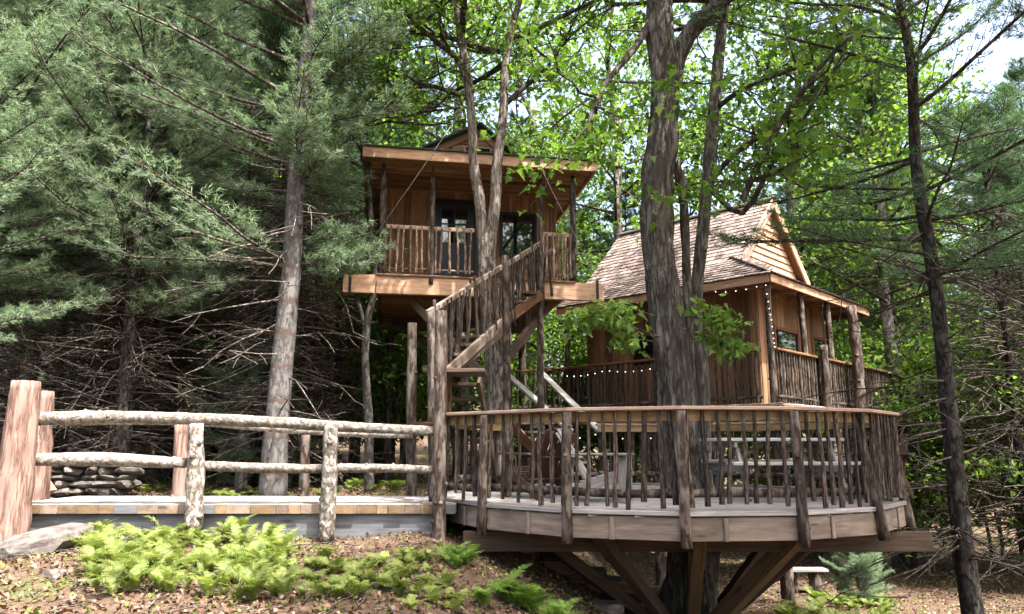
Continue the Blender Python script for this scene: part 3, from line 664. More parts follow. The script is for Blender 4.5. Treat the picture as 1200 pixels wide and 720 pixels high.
# ------------------------------------------------------------------ shingled cabin
TH2 = R(46)
E1 = Vector((math.cos(TH2), math.sin(TH2), 0)); E2 = Vector((-math.sin(TH2), math.cos(TH2), 0))
EO = Vector((4.65, 13.0, 0))
def l2(p, q, z): return EO + E1 * p + E2 * q + Vector((0, 0, z))
F2 = 1.4
def build_cabin2():
    t = thing('shingled_cabin', 'larger board cabin with steep cedar-shingle roof, flared eaves and wrap-round porch', 'cabin', l2(2.5, 2.5, F2))
    # floor and frame
    b = -0.1
    while b < 5.2:
        board('floor_board', l2(-0.1 if b > 0.3 else -0.1, b + .07, F2 - .018), l2(7.1 if b < 1.2 else 5.1, b + .07, F2 - .018), 0.138, 0.036, M['grey'], t); b += 0.142
    board('rim_beam', l2(-0.12, -0.13, F2 - .17), l2(7.12, -0.13, F2 - .17), 0.05, 0.26, M['cedar_dark'], t)
    board('rim_beam', l2(-0.13, -0.1, F2 - .17), l2(-0.13, 5.15, F2 - .17), 0.05, 0.26, M['cedar_dark'], t)
    for p, q in ((0.1, 0.1), (2.5, 0.1), (5, 0.1), (7, .1), (0.1, 2.6), (0.1, 5), (5, 5)):
        c = l2(p, q, 0); log('stilt', [Vector((c.x, c.y, gv(c.x, c.y) - .3)), Vector((c.x, c.y, 0)), Vector((c.x, c.y, F2 - .05))], [.11, .1, .1], M['pole'], t, n=9, k=3, knots=2)
    # walls
    w0, w1, q0, q1, top = 0.9, 4.2, 0.7, 4.9, 3.85
    def wall(pa, pb, nrm, holes, mat_):
        pa, pb = Vector(pa), Vector(pb); d = (pb - pa).normalized(); L = (pb - pa).length; zc = (F2 + top) / 2
        wl = board('wall', pa - nrm * .05 + Vector((0, 0, zc)), pb - nrm * .05 + Vector((0, 0, zc)), 0.05, top - F2, M['cedar_dark'], t)
        s = 0.0
        while s < L - 0.04:
            wd = min(random.uniform(.13, .2), L - s); c = s + wd / 2; segs = [(F2, top)]
            for h0, h1, z0, z1 in holes:
                if h0 < c < h1: segs = [(F2, z0), (z1, top)]
            dd = random.uniform(0, .014)
            for z0, z1 in segs:
                q = pa + d * c + nrm * (dd - .005)
                board('wall_board', q + Vector((0, 0, z0)), q + Vector((0, 0, z1)), wd - .006, .026, mat_, wl, up=nrm)
            s += wd
        for h0, h1, z0, z1 in holes:
            zc = (z0 + z1) / 2
            wn = board('window', pa + d * h0 - nrm * .012 + Vector((0, 0, zc)), pa + d * h1 - nrm * .012 + Vector((0, 0, zc)), .02, z1 - z0, M['black'], t)
            board('pane', pa + d * (h0 + .05) + nrm * .003 + Vector((0, 0, zc)), pa + d * (h1 - .05) + nrm * .003 + Vector((0, 0, zc)), .008, z1 - z0 - .1, M['glass'], wn)
            for h in (h0, h1): board('window_frame', pa + d * h + nrm * .022 + Vector((0, 0, z0 - .05)), pa + d * h + nrm * .022 + Vector((0, 0, z1 + .05)), .08, .03, M['cedar_dark'], wn, up=nrm)
            for z in (z0, z1): board('window_frame', pa + d * (h0 + .04) + nrm * .02 + Vector((0, 0, z)), pa + d * (h1 - .04) + nrm * .02 + Vector((0, 0, z)), .03, .07, M['cedar_dark'], wn)
    wall(l2(w0, q0, 0), l2(w0, q1, 0), -E1, [(2.05, 2.95, 2.35, 3.05)], M['cedar'])
    wall(l2(w0, q0, 0), l2(w1, q0, 0), -E2, [(0.65, 1.75, 2.2, 3.0), (2.5, 3.2, 2.2, 3.0)], M['cedar'])
    wall(l2(w1, q0, 0), l2(w1, q1, 0), E1, [], M['cedar']); wall(l2(w0, q1, 0), l2(w1, q1, 0), E2, [], M['cedar'])
    # porch posts
    for p, q in ((.12, .12), (1.55, .12), (2.9, .12), (4.6, .12), (.12, 2.55), (.12, 4.85)):
        log('porch_post', [l2(p, q, F2), l2(p, q, 2.5) + Vector((random.uniform(-.02, .02), 0, 0)), l2(p, q, 3.72)], [.066, .06, .056], M['pole'], t, n=10, k=5, knots=4)
    log('porch_post', [l2(3.35, -.22, F2 - .3), l2(3.4, -.22, 2.5), l2(3.3, -.22, 3.55)], [.12, .11, .1], M['pole'], t, n=12, k=5, knots=4)
    log('porch_post', [l2(1.95, -.1, F2 - .3), l2(1.95, -.1, 2.0), l2(1.95, -.1, 2.6)], [.085, .08, .078], M['pole'], t, n=12, k=5, knots=4)
    # porch rails
    def rail(pts, nb, mt):
        for (p0, q0_), (p1, q1_) in zip(pts[:-1], pts[1:]):
            rl = board('railing', l2(p0, q0_, 2.37), l2(p1, q1_, 2.37), .12, .04, M['cedar_dark'], t)
            stick('lower_rail', l2(p0, q0_, F2 + .12), l2(p1, q1_, F2 + .12), .03, M['stick'], rl)
            L = (Vector((p0, q0_)) - Vector((p1, q1_))).length; n = int(L * nb)
            for k in range(n):
                f = (k + .5) / n + random.uniform(-.01, .01); p, q = lerp(p0, p1, f), lerp(q0_, q1_, f)
                stick('baluster', l2(p + random.uniform(-.02, .02), q, F2 + .03), l2(p, q, 2.36), random.uniform(.018, .033), mt, rl)
    rail([(.12, .05), (1.55, .05), (2.9, .05), (4.6, .05), (7.1, .05)], 8.5, M['stick'])
    rail([(7.1, .05), (7.1, 1.2)], 7, M['stick'])
    rail([(.05, .3), (.05, 2.55), (.05, 4.85)], 7.5, M['stick'])
    # ---- roof
    za, zb, zc = 3.75, 4.36, 5.93                  # eave, kick, ridge
    ref = l2(2.5, 2.5, 4.3)
    def sheet(name, quads, mat_, th=.05):
        V = []; F = []
        for q in quads:
            n = (q[1] - q[0]).cross(q[2] - q[0]).normalized()
            if n.z < 0: n = -n
            o = len(V); k = len(q); V += [p - ref for p in q] + [p - ref - n * th for p in q]
            F += [tuple(range(o, o + k)), tuple(range(o + 2 * k - 1, o + k - 1, -1))] + [(o + i, o + (i + 1) % k, o + k + (i + 1) % k, o + k + i) for i in range(k)]
        return put(name, mk(name, V, F, mat_), Matrix.Translation(ref), t)
    qf, qb = 1.1, 5.05
    roof = sheet('roof', [
        [l2(0, 0, za), l2(1, qf, zb), l2(1, qb, zb), l2(0, qb, za)], [l2(1, qf - .12, zb), l2(2.5, qf - .12, zc), l2(2.5, qb, zc), l2(1, qb, zb)],
        [l2(5, 0, za), l2(5, qb, za), l2(4, qb, zb), l2(4, qf, zb)], [l2(4, qf - .12, zb), l2(4, qb, zb), l2(2.5, qb, zc), l2(2.5, qf - .12, zc)],
        [l2(0, 0, za), l2(5, 0, za), l2(4, qf, zb), l2(1, qf, zb)]], M['cedar_dark'])
    def g_board(z, qq):
        f = (z - zb) / (zc - zb); return lerp(1.12, 2.5, f), lerp(3.88, 2.5, f)
    # gable face boards
    gw = []
    z = zb + .02
    while z < zc - .22:
        a, b = g_board(z + .09, 0)
        board('gable_board', l2(a + .05, qf + .0, z + .075), l2(b - .05, qf + .0, z + .075), .03, .15, M['gable'] if 'gable' in M else M['fascia'], roof, up=(Vector((0, 0, 1)) + E2 * .22).normalized()); z += .148
    a = [l2(1.12, qf + .06, zb), l2(3.88, qf + .06, zb), l2(2.5, qf + .06, zc - .1)]
    sheet('gable_wall', [a], M['cedar_dark'], .03)
    # back gable
    sheet('gable_wall', [[l2(1.0, q1 + .02, zb), l2(4.0, q1 + .02, zb), l2(2.5, q1 + .02, zc - .1)]], M['cedar'], .03)
    for s in (1, -1):
        e = 2.5 - s * 1.6; zz = zb - .08
        board('barge_board', l2(e, qf - .16, zz), l2(2.5 + s * .03, qf - .16, zc + .0), .04, .17, M['rail_top'] if s > 0 else M['fascia'], roof)
    board('ridge_board', l2(2.5, qf - .25, zc + .06), l2(2.5, qb, zc + .06), .16, .04, M['silver'], roof)
    # fascia and soffit
    for p, q in (((0, 0), (5, 0)), ((0, 0), (0, 5.05)), ((5, 0), (5, 5.05))):
        d = (l2(*q, 0) - l2(*p, 0)).normalized()
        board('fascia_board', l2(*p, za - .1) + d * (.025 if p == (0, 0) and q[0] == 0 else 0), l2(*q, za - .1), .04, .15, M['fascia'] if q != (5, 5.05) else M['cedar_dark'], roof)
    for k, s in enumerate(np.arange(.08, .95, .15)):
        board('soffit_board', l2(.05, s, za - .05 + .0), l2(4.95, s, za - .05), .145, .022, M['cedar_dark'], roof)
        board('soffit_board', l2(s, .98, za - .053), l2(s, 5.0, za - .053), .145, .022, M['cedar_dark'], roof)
    for s in np.arange(.5, 5, .9): board('rafter', l2(s, .06, za - .1), l2(s, .72, za - .1), .06, .09, M['cedar'], roof)
    # ---- shingles: individually laid courses
    cand = []
    def course(fun, rows, s_lo, s_hi, nrm, along, up_, pri):
        pass
    def lay(p_of, s0, s1, nrm, along, exp_, pri):
        """p_of(r) -> (q_start,q_end, base point fn) for up-slope distance r"""
        r = s0; row = 0
        while r < s1 - .02:
            qa, qb_, pt = p_of(r)
            q = qa - (0.09 if row % 2 else 0.0)
            while q < qb_:
                wd = random.uniform(.1, .2); a = max(q, qa); b = min(q + wd, qb_)
                if b - a > .05: cand.append((pt((a + b) / 2, r), b - a, nrm, along, pri + random.random() * .01))
                q += wd
            r += exp_; row += 1
    up1 = (l2(1, 0, zb) - l2(0, 0, za)); s1_ = up1.length; up1.normalize(); n1 = up1.cross(-E2).normalized(); n1 = n1 if n1.z > 0 else -n1
    up2 = (l2(2.5, 0, zc) - l2(1, 0, zb)); s2_ = up2.length; up2.normalize(); n2 = up2.cross(-E2).normalized(); n2 = n2 if n2.z > 0 else -n2
    upf = (l2(0, qf, zb) - l2(0, 0, za)); sf_ = upf.length; upf.normalize(); nf = upf.cross(E1).normalized(); nf = nf if nf.z > 0 else -nf
    lay(lambda r: (lerp(0.0, qf - .1, r / s1_), qb, lambda q, r: l2(0, q, za) + up1 * r), -.04, s1_, n1, up1, .14, 0)
    lay(lambda r: (qf - .2, qb, lambda q, r: l2(1, q, zb) + up2 * r), 0, s2_, n2, up2, .14, 0)
    lay(lambda r: (lerp(0, 1, r / sf_), lerp(5, 4, r / sf_), lambda p, r: l2(p, 0, za) + upf * r), -.04, sf_, nf, upf, .14, 1)
    m2 = Vector((E1.x, E1.y, 0))
    def refl(v): return v - 2 * v.dot(m2) * m2
    def dist(c): return (c[0] - EYE).length + (5 if c[4] > .9 else 0)
    cand.sort(key=dist)
    shp = {}
    def sh_mesh(wd):
        k = round(wd / .02)
        if k not in shp:
            shp[k] = []
            for v in range(3):
                w2 = k * .02 - .008; L = .26; j = lambda: random.uniform(-.012, .012)
                Vv = [(-.03 + j(), -w2 / 2, .004), (-.03 + j(), w2 / 2, .004), (L, w2 / 2, -.012), (L, -w2 / 2, -.012), (-.03, -w2 / 2, .026), (-.03, w2 / 2, .026 + j() * .5), (L, w2 / 2, -.005), (L, -w2 / 2, -.005)]
                Vv[4] = (Vv[0][0], -w2 / 2, .026); Vv[5] = (Vv[1][0], w2 / 2, .026)
                shp[k].append(mk('shingle', Vv, [(3, 2, 1, 0), (4, 5, 6, 7), (0, 1, 5, 4), (1, 2, 6, 5), (2, 3, 7, 6), (3, 0, 4, 7)], M['shingle']))
        return random.choice(shp[k])
    rv, rf = [], []
    rest = []
    for i, (c, wd, nrm, upv, pr) in enumerate(cand):
        y = nrm.cross(upv).normalized(); tilt = Matrix.Rotation(random.uniform(-.035, .035), 4, 'Y')
        Mx = Matrix((upv, y, nrm)).transposed().to_4x4(); Mx.translation = c + nrm * .012; Mx = Mx @ tilt @ Matrix.Rotation(random.uniform(-.03, .03), 4, 'Z')
        if i < 300: put('shingle', sh_mesh(wd), Mx, roof)
        else: rest.append((Mx, wd))
    V = []; F = []; I = ref
    for Mx, wd in rest:
        me = sh_mesh(wd); o = len(V); V += [Mx @ v.co - I for v in me.vertices]; F += [tuple(o + i for i in p.vertices) for p in me.polygons]
    def shing_isl():
        m = M['shingle'].copy(); m.name = 'cedar_shingle_rows'; tt = m.node_tree; ge = N(tt, 'ShaderNodeNewGeometry')
        for nd in list(tt.nodes):
            if nd.type == 'OBJECT_INFO':
                for l in list(nd.outputs['Random'].links): tt.links.new(ge.outputs['Random Per Island'], l.to_socket)
        return m
    tag(put('shingle_rows', mk('shingle_rows', V, F, shing_isl()), Matrix.Translation(I), roof), kind='stuff')
build_cabin2()

# ------------------------------------------------------------------ steps and walkway up to the shingled cabin
def build_walk():
    t = thing('cabin_steps', 'short flight of plank steps with pale sloping handrails behind the deck', 'steps', (1.0, 13.6, 0))
    L0, L1 = at(592, 437, 15.5), at(668, 505, 13.2); R0, R1_ = at(634, 437, 15.8), at(704, 506, 13.3)
    for a, b in ((L0, L1), (R0, R1_)): board('handrail', a, b, .15, .05, M['silver'], t)
    for a, b in ((L0, L1), (R0, R1_)):
        d = Vector((0, 0, -1))
        for p, zb in ((a, 1.3), (b, 0.0)): log('post', [Vector((p.x, p.y, zb - .2)), Vector((p.x, p.y, (zb + p.z) / 2)), p], [.06, .055, .05], M['pole'], t, n=8, k=3, knots=2)
    n = 7
    for k in range(n):
        f = (k + .5) / n; p = L1.lerp(L0, f); q = R1_.lerp(R0, f); z = lerp(.18, 1.3, k / (n - 1))
        board('tread', (p.x, p.y, z), (q.x, q.y, z), .28, .045, M['grey'], t)
    for a, b in ((L1, L0), (R1_, R0)): board('stringer', (a.x, a.y, 0.0), (b.x, b.y, 1.2), .05, .22, M['cedar_dark'], t)
    w = thing('walkway', 'raised plank walkway with dense stick railing joining the steps to the porch', 'walkway', (0.8, 16.2, 1.2))
    y = 15.75
    while y < 17.0:
        board('plank', (-.35, y, F2 - .02), (2.3, y, F2 - .02), .138, .036, M['grey'], w); y += .142
    for x in (-.3, 2.2):
        log('stilt', [(x, 16.3, gv(x, 16.3) - .3), (x, 16.3, 0), (x, 16.3, 1.35)], [.1, .09, .09], M['pole'], w, n=8, k=3, knots=1)
    for a, b in (((.68, 16.35), (1.72, 16.4)), ((-.35, 16.95), (2.2, 16.95)), ((1.72, 16.4), (1.2, 17.0))):
        rl = board('railing', (a[0], a[1], 2.36), (b[0], b[1], 2.36), .12, .04, M['cedar_dark'], w)
        stick('lower_rail', (a[0], a[1], 1.52), (b[0], b[1], 1.52), .03, M['stick'], rl)
        L = math.dist(a, b); n = max(3, int(L * 7.5))
        for k in range(n):
            f = (k + .5) / n; x, yy = lerp(a[0], b[0], f), lerp(a[1], b[1], f)
            stick('baluster', (x + random.uniform(-.02, .02), yy - .03, 1.43), (x, yy - .03, 2.35), random.uniform(.018, .032), M['stick'], rl)
build_walk()

# ------------------------------------------------------------------ furniture on the deck
def picnic_table():
    cx, cy, rz = 3.42, 9.9, R(4)
    t = thing('picnic_table', 'weathered grey picnic table with attached plank benches beside the big maple', 'picnic table', (cx, cy, 0))
    def P(x, y, z): return Vector((cx + x * math.cos(rz) - y * math.sin(rz), cy + x * math.sin(rz) + y * math.cos(rz), z))
    for i in range(5): board('top_plank', P(-.85, -.31 + i * .155, .74), P(.85, -.31 + i * .155, .74), .145, .04, M['silver'], t)
    for s in (-1, 1):
        for i in range(2): board('bench_plank', P(-.85, s * (.66 + i * .145), .45), P(.85, s * (.66 + i * .145), .45), .135, .04, M['silver'], t)
        x = s * .62
        board('bench_support', P(x, -.82, .38), P(x, .82, .38), .09, .04, M['grey'], t, up=(1, 0, 0))
        board('top_support', P(x, -.36, .68), P(x, .36, .68), .09, .04, M['grey'], t, up=(1, 0, 0))
        for e in (-1, 1):
            board('leg', P(x + .045, e * .62, 0.005), P(x + .045, e * .2, .7), .09, .04, M['grey'], t, up=(1, 0, 0))
            board('stay', P(x, 0, .40), P(s * .12, 0, .69), .05, .03, M['grey'], t, up=(0, 1, 0)) if e > 0 else None
picnic_table()
def chair(name, label, cx, cy, rz, wood_m, z=0.0):
    t = thing(name, label, 'chair', (cx, cy, z), 'slatted chairs on the deck')
    def P(x, y, zz): return Vector((cx + x * math.cos(rz) - y * math.sin(rz), cy + x * math.sin(rz) + y * math.cos(rz), z + zz))
    nrm = P(0, 1, 0) - P(0, 0, 0)
    for i in range(6):                 # seat slats sloping back
        f = i / 5; board('seat_slat', P(-.26, -.36 + .5 * f, .38 - .14 * f), P(.26, -.36 + .5 * f, .38 - .14 * f), .085, .022, wood_m, t)
    for i in range(5):                 # fan back
        x = (-.22 + .11 * i); h = .82 + .06 * math.cos((i - 2) * .8)
        board('back_slat', P(x * .9, .1, .22), P(x * 1.15, .46, h), .095, .022, wood_m, t, up=P(0, 1, -.5) - P(0, 0, 0))
    board('back_rail', P(-.3, .26, .52), P(.3, .26, .52), .07, .025, wood_m, t)
    for s in (-1, 1):
        board('arm', P(s * .33, -.42, .56), P(s * .31, .34, .56), .13, .025, wood_m, t)
        board('front_leg', P(s * .29, -.34, 0), P(s * .29, -.34, .545), .1, .025, wood_m, t, up=P(1, 0, 0) - P(0, 0, 0))
        board('back_leg', P(s * .275, -.4, .36), P(s * .275, .5, .02), .12, .025, wood_m, t, up=P(1, 0, 0) - P(0, 0, 0))
chair('slatted_chair', 'grey slatted lounge chair standing by the winding stair side of the deck', 1.05, 9.3, R(75), M['grey'])
chair('slatted_chair', 'dark brown slatted lounge chair between picnic table and outer railing', 4.75, 9.75, R(-35), M['brown_paint'])
chair('slatted_chair', 'dark brown slatted lounge chair beside the steps to the walkway', 0.35, 9.9, R(-150), M['brown_paint'])

# ------------------------------------------------------------------ string lights
def string_lights(label, pts, n, sag=.05):
    P = [Vector(p) for p in pts]; t = thing('string_lights', label, 'string lights', P[0], 'bulb strings on the railings and porch')
    Q = []
    for a, b in zip(P[:-1], P[1:]):
        for j in range(6):
            f = j / 6; Q.append(a.lerp(b, f) - Vector((0, 0, sag * 4 * f * (1 - f))))
    Q.append(P[-1])
    V, F, C = tube_np([q - P[0] for q in Q], [.005] * len(Q), 4); put('wire', mk('wire', V, F + C, M['black']), Matrix.Translation(P[0]), t)
    for k in range(n):
        f = (k + .5) / n * (len(Q) - 1); i = int(f); p = Q[i].lerp(Q[min(i + 1, len(Q) - 1)], f - i)
        put('bulb', bulb_me, Matrix.Translation(p - Vector((0, 0, .03))), t)
bm = bmesh.new(); bmesh.ops.create_icosphere(bm, subdivisions=1, radius=.0085); bulb_me = bpy.data.meshes.new('bulb'); bm.to_mesh(bulb_me); bm.free(); bulb_me.materials.append(M['bulb'])
string_lights('string of small warm bulbs under the shingled eave and down the corner post', [l2(.02, 1.2, 3.6), l2(.02, .1, 3.58), l2(.04, .04, 2.9), l2(.06, .02, 2.4)], 16, .06)
string_lights('string of small bulbs looped along the walkway porch rail', [l2(-.02, 4.85, 2.22), l2(-.02, 3.7, 2.26), l2(-.02, 2.5, 2.22)], 12, .05)
string_lights('string of small bulbs along the back railing of the deck', [dp(112, 3.1, .86), dp(99, 3.12, .9), dp(85, 3.12, .85), dp(70, 3.12, .9)], 14, .05)

# ------------------------------------------------------------------ stones
def rock_mesh(sx, sy, sz, seed, sub=3, mat_='stone'):
    bm = bmesh.new(); bmesh.ops.create_icosphere(bm, subdivisions=sub, radius=1); r = random.Random(seed)
    planes = [(Vector((r.uniform(-1, 1), r.uniform(-1, 1), r.uniform(-1, 1))).normalized(), r.uniform(.55, .85)) for _ in range(9)] + [(Vector((0, 0, 1)), .62), (Vector((0, 0, -1)), .6)]
    for v in bm.verts:
        for n, d in planes:
            e = v.co.dot(n) - d
            if e > 0: v.co -= n * e
        v.co *= 1 + .10 * noise.noise(v.co * 2.3 + Vector((seed, 0, 0))) + .08 * noise.noise(v.co * 6 + Vector((0, seed, 0)))
        v.co = Vector((v.co.x * sx, v.co.y * sy, v.co.z * sz))
    me = bpy.data.meshes.new('stone'); bm.to_mesh(me); bm.free(); me.materials.append(M[mat_]); return me
def stone_wall():
    Y = 11.3; x0 = at(52, 560, Y).x; x1 = at(143, 560, Y).x; z0 = gv(-6, Y) - .05
    t = thing('stone_wall', 'low dry-stacked wall of flat field stones behind the footbridge', 'stone wall', ((x0 + x1) / 2, Y, z0))
    z = z0; row = 0; H = at(100, 541, Y).z
    while z < H:
        h = random.uniform(.075, .13); x = x0 - random.uniform(0, .1)
        while x < x1:
            wd = random.uniform(.16, .42) if row else random.uniform(.3, .6)
            m = rock_mesh(wd * .66, .26, h * .95, random.random() * 99, 2)
            put('stone', m, Matrix.Translation((x + wd / 2, Y + random.uniform(-.03, .03), z + h / 2)) @ Matrix.Rotation(random.uniform(-.06, .06), 4, 'Y'), t)
            x += wd
        z += h; row += 1
    for i in range(5): put('stone', rock_mesh(.3, .28, .13, i * 7.7, 2), Matrix.Translation((lerp(x0, x1, (i + .5) / 5), Y + .4, z0 + .25)), t)
stone_wall()
def rock(label, u, v, Y, s, rz=0, tilt=0, sink=.3):
    p = at(u, v, Y); zz = gv(p.x, Y) + s[2] * .2
    tag(put('rock', rock_mesh(*s, random.random() * 90, 3), Matrix.Translation((p.x, Y, zz)) @ Matrix.Rotation(rz, 4, 'Z') @ Matrix.Rotation(tilt, 4, 'Y')), label, 'rock')
rock('big tilted grey slab rock at the foot of the thick peeled post', 45, 650, 8.2, (.5, .42, .26), .3, -.2)
rock('flat grey slab rock lying against the bridge beam behind the ferns', 95, 640, 8.45, (.5, .3, .2), -.1, .1)
rock('small pale rock half hidden among the bank ferns', 257, 668, 7.4, (.13, .1, .07), .6)
rock('rounded pale stone at the ferny edge below bridge beam', 300, 690, 6.9, (.11, .09, .06), 1.0)
rock('low mossy rock in the leaf litter below the deck brace', 705, 700, 9.4, (.3, .25, .12), .6)
rock('small angular stone lying in brown litter near the thick post', 60, 690, 6.9, (.12, .1, .06), .2)

# log steps going down beneath the deck
def ground_steps():
    t = thing('ground_steps', 'row of squared timber steps descending the slope under the deck', 'steps', (0, 10.6, -.8))
    for k in range(6):
        x = -.62 + k * .46; y = 10.3 + .12 * k; z = -.62 - .145 * k
        board('step', (x - .28, y - .1, z), (x + .5, y - .25, z), .5, .13, M['beam_dark'] if k % 2 else M['brace'], t)
        board('step_top', (x - .27, y - .1, z + .075), (x + .49, y - .25, z + .075), .48, .018, M['grey'], t)
ground_steps()
p = at(930, 706, 11.4); tag(board('loose_plank', (p.x - .5, 11.2, gv(p.x, 11.3) + .12), (p.x + .45, 11.6, gv(p.x, 11.4) + .1), .3, .05, M['grey']), 'loose grey plank lying on the slope past the deck braces', 'plank')
def small_bench():
    p = at(945, 655, 14.6); z = gv(p.x, 14.6)
    t = thing('log_bench', 'little bench of a plank on a stump beyond the deck', 'bench', (p.x, 14.6, z))
    board('seat', (p.x - .35, 14.6, z + .42), (p.x + .35, 14.6, z + .42), .3, .05, M['grey'], t)
    log('leg', [(p.x + .15, 14.6, z - .1), (p.x + .15, 14.6, z + .2), (p.x + .15, 14.6, z + .395)], [.14, .13, .13], M['pole'], t, n=10, k=2, knots=1)
    log('leg', [(p.x - .25, 14.6, z - .1), (p.x - .25, 14.6, z + .2), (p.x - .25, 14.6, z + .395)], [.06, .05, .05], M['pole'], t, n=8, k=2, knots=1)
small_bench()

# ================================================================== trees
LEAF = np.array([(0, 0, 0), (.16, .05, .02), (.46, .02, .05), (.30, .22, .02), (.52, .46, .03), (.26, .46, 0), (.22, .62, .02), (0, 1.0, -.05),
                 (-.22, .62, .02), (-.26, .46, 0), (-.52, .46, .03), (-.30, .22, .02), (-.46, .02, .05), (-.16, .05, .02)], np.float32)
KITE = np.array([(0, 0, 0), (.42, .42, .08), (0, 1.0, -.04), (-.42, .42, .08)], np.float32)
def rot_frames(n, tilt, rng):
    """random leaf frames: mostly face-up, tip direction random, drooping"""
    az = rng.uniform(0, 2 * np.pi, n); dz = rng.normal(-.25, tilt, n)
    y = np.stack([np.cos(az) * np.cos(dz), np.sin(az) * np.cos(dz), np.sin(dz)], -1)
    up = np.stack([rng.normal(0, tilt, n), rng.normal(0, tilt, n), np.ones(n)], -1)
    x = np.cross(y, up); x /= np.linalg.norm(x, axis=1, keepdims=True) + 1e-6; z = np.cross(x, y); return x, y, z
def leaves(P, size, rng, templ, tilt=.5):
    n = len(P); x, y, z = rot_frames(n, tilt, rng); s = size * rng.uniform(.45, 1.3, (n, 1, 1)); curl = rng.uniform(-.5, 1.6, (n, 1))
    T = templ[None] * s
    zz = T[..., 2] * 2 - curl * T[..., 1] ** 2 / s[:, :, 0] * .35 + .35 * curl * np.abs(T[..., 0])
    V = P[:, None] + T[..., 0:1] * x[:, None] + T[..., 1:2] * y[:, None] + zz[..., None] * z[:, None]
    k = len(templ); F = np.arange(n * k).reshape(n, k); return V.reshape(-1, 3), F
class Wood:
    def __init__(s): s.V = []; s.F = []
    def tube(s, pts, rads, n=5, **kw):
        v, f, c = tube_np(pts, rads, n, cap=kw.pop('cap', False), **kw); o = len(s.V); s.V += [tuple(x) for x in v]; s.F += [tuple(i + o for i in q) for q in f]
    def arrays(s): return np.array(s.V, np.float32).reshape(-1, 3), np.array(s.F, np.int64).reshape(-1, 4)
def grow(rng, start, direc, L, r, up=.15, k=5, wig=.25):
    pts = [Vector(start)]; d = Vector(direc).normalized()
    for i in range(k):
        d = (d + Vector((rng.normal(0, wig), rng.normal(0, wig), rng.normal(0, wig * .6) + up))).normalized(); pts.append(pts[-1] + d * L / k)
    return pts, [r * (1 - .85 * i / k) + .004 for i in range(k + 1)]
def broadleaf(rng, limbs, leaf_n, size, templ, mat_leaf, spread=.55, twigs=5, flat=.35, tilt=.5, mat_wood=None, tl=(1.0, 2.0)):
    """limbs: list of (pts, rads). returns one crown mesh: limbs, twigs and leaves"""
    W = Wood(); C = []
    for pts, rads in limbs:
        P = smooth_path(pts, 3); W.tube(P, smooth_vals(rads, 3), 6)
        m = len(P)
        for t in range(twigs):
            i = int(rng.uniform(.3, 1.0) * (m - 1)); d = (P[min(i + 1, m - 1)] - P[max(i - 1, 0)]).normalized()
            dd = (d * .6 + Vector((rng.normal(0, .8), rng.normal(0, .8), rng.normal(.05, .35)))).normalized()
            tp, tr = grow(rng, P[i], dd, rng.uniform(*tl), .02, up=.02, k=4, wig=.25)
            W.tube(tp, tr, 4)
            for j in range(1, len(tp)): C.append((tp[j], spread * (.7 if j < 3 else 1)))
            for b in range(2):
                j = rng.integers(1, len(tp)); d2 = (Vector((rng.normal(0, 1), rng.normal(0, 1), rng.normal(0, .25)))).normalized()
                q, qr = grow(rng, tp[j], d2, rng.uniform(.4, .9), .008, up=0, k=2, wig=.2); W.tube(q, qr, 3); C += [(q[1], spread * .7), (q[2], spread * .8)]
    C0 = np.array([c[0][:] for c in C]); S = np.array([c[1] for c in C]); idx = rng.integers(0, len(C0), leaf_n)
    P = C0[idx] + rng.normal(0, 1, (leaf_n, 3)) * S[idx][:, None] * np.array([.6, .6, .6 * flat])
    LV, LF = leaves(P, size, rng, templ, tilt); WV, WF = W.arrays()
    return np_mesh('crown', np.concatenate([WV, LV]), [WF, LF + len(WV)], [mat_wood or M['limb'], mat_leaf], [0, 1], [True, False])
def trunk_mesh(pts, rads, mat_, n=16, k=8, rough=.12, ridge=.1, seed=1.0, extra=()):
    P = smooth_path(pts, k); rr = smooth_vals(rads, k); V, F, C = tube_np(P, rr, n, rough=rough, seed=seed, fr=1.6, ridge=ridge); F = F + C
    for pts2, rads2, n2 in extra:
        v, f, c = tube_np(smooth_path(pts2, k), smooth_vals(rads2, k), n2, rough=rough, seed=seed + 3, fr=1.6, ridge=ridge); o = len(V); V += v; F += [tuple(i + o for i in q) for q in f + c]
    return mk('trunk', V, F, mat_, True)
def rebase(me, org):
    me.transform(Matrix.Translation(-Vector(org))); return me

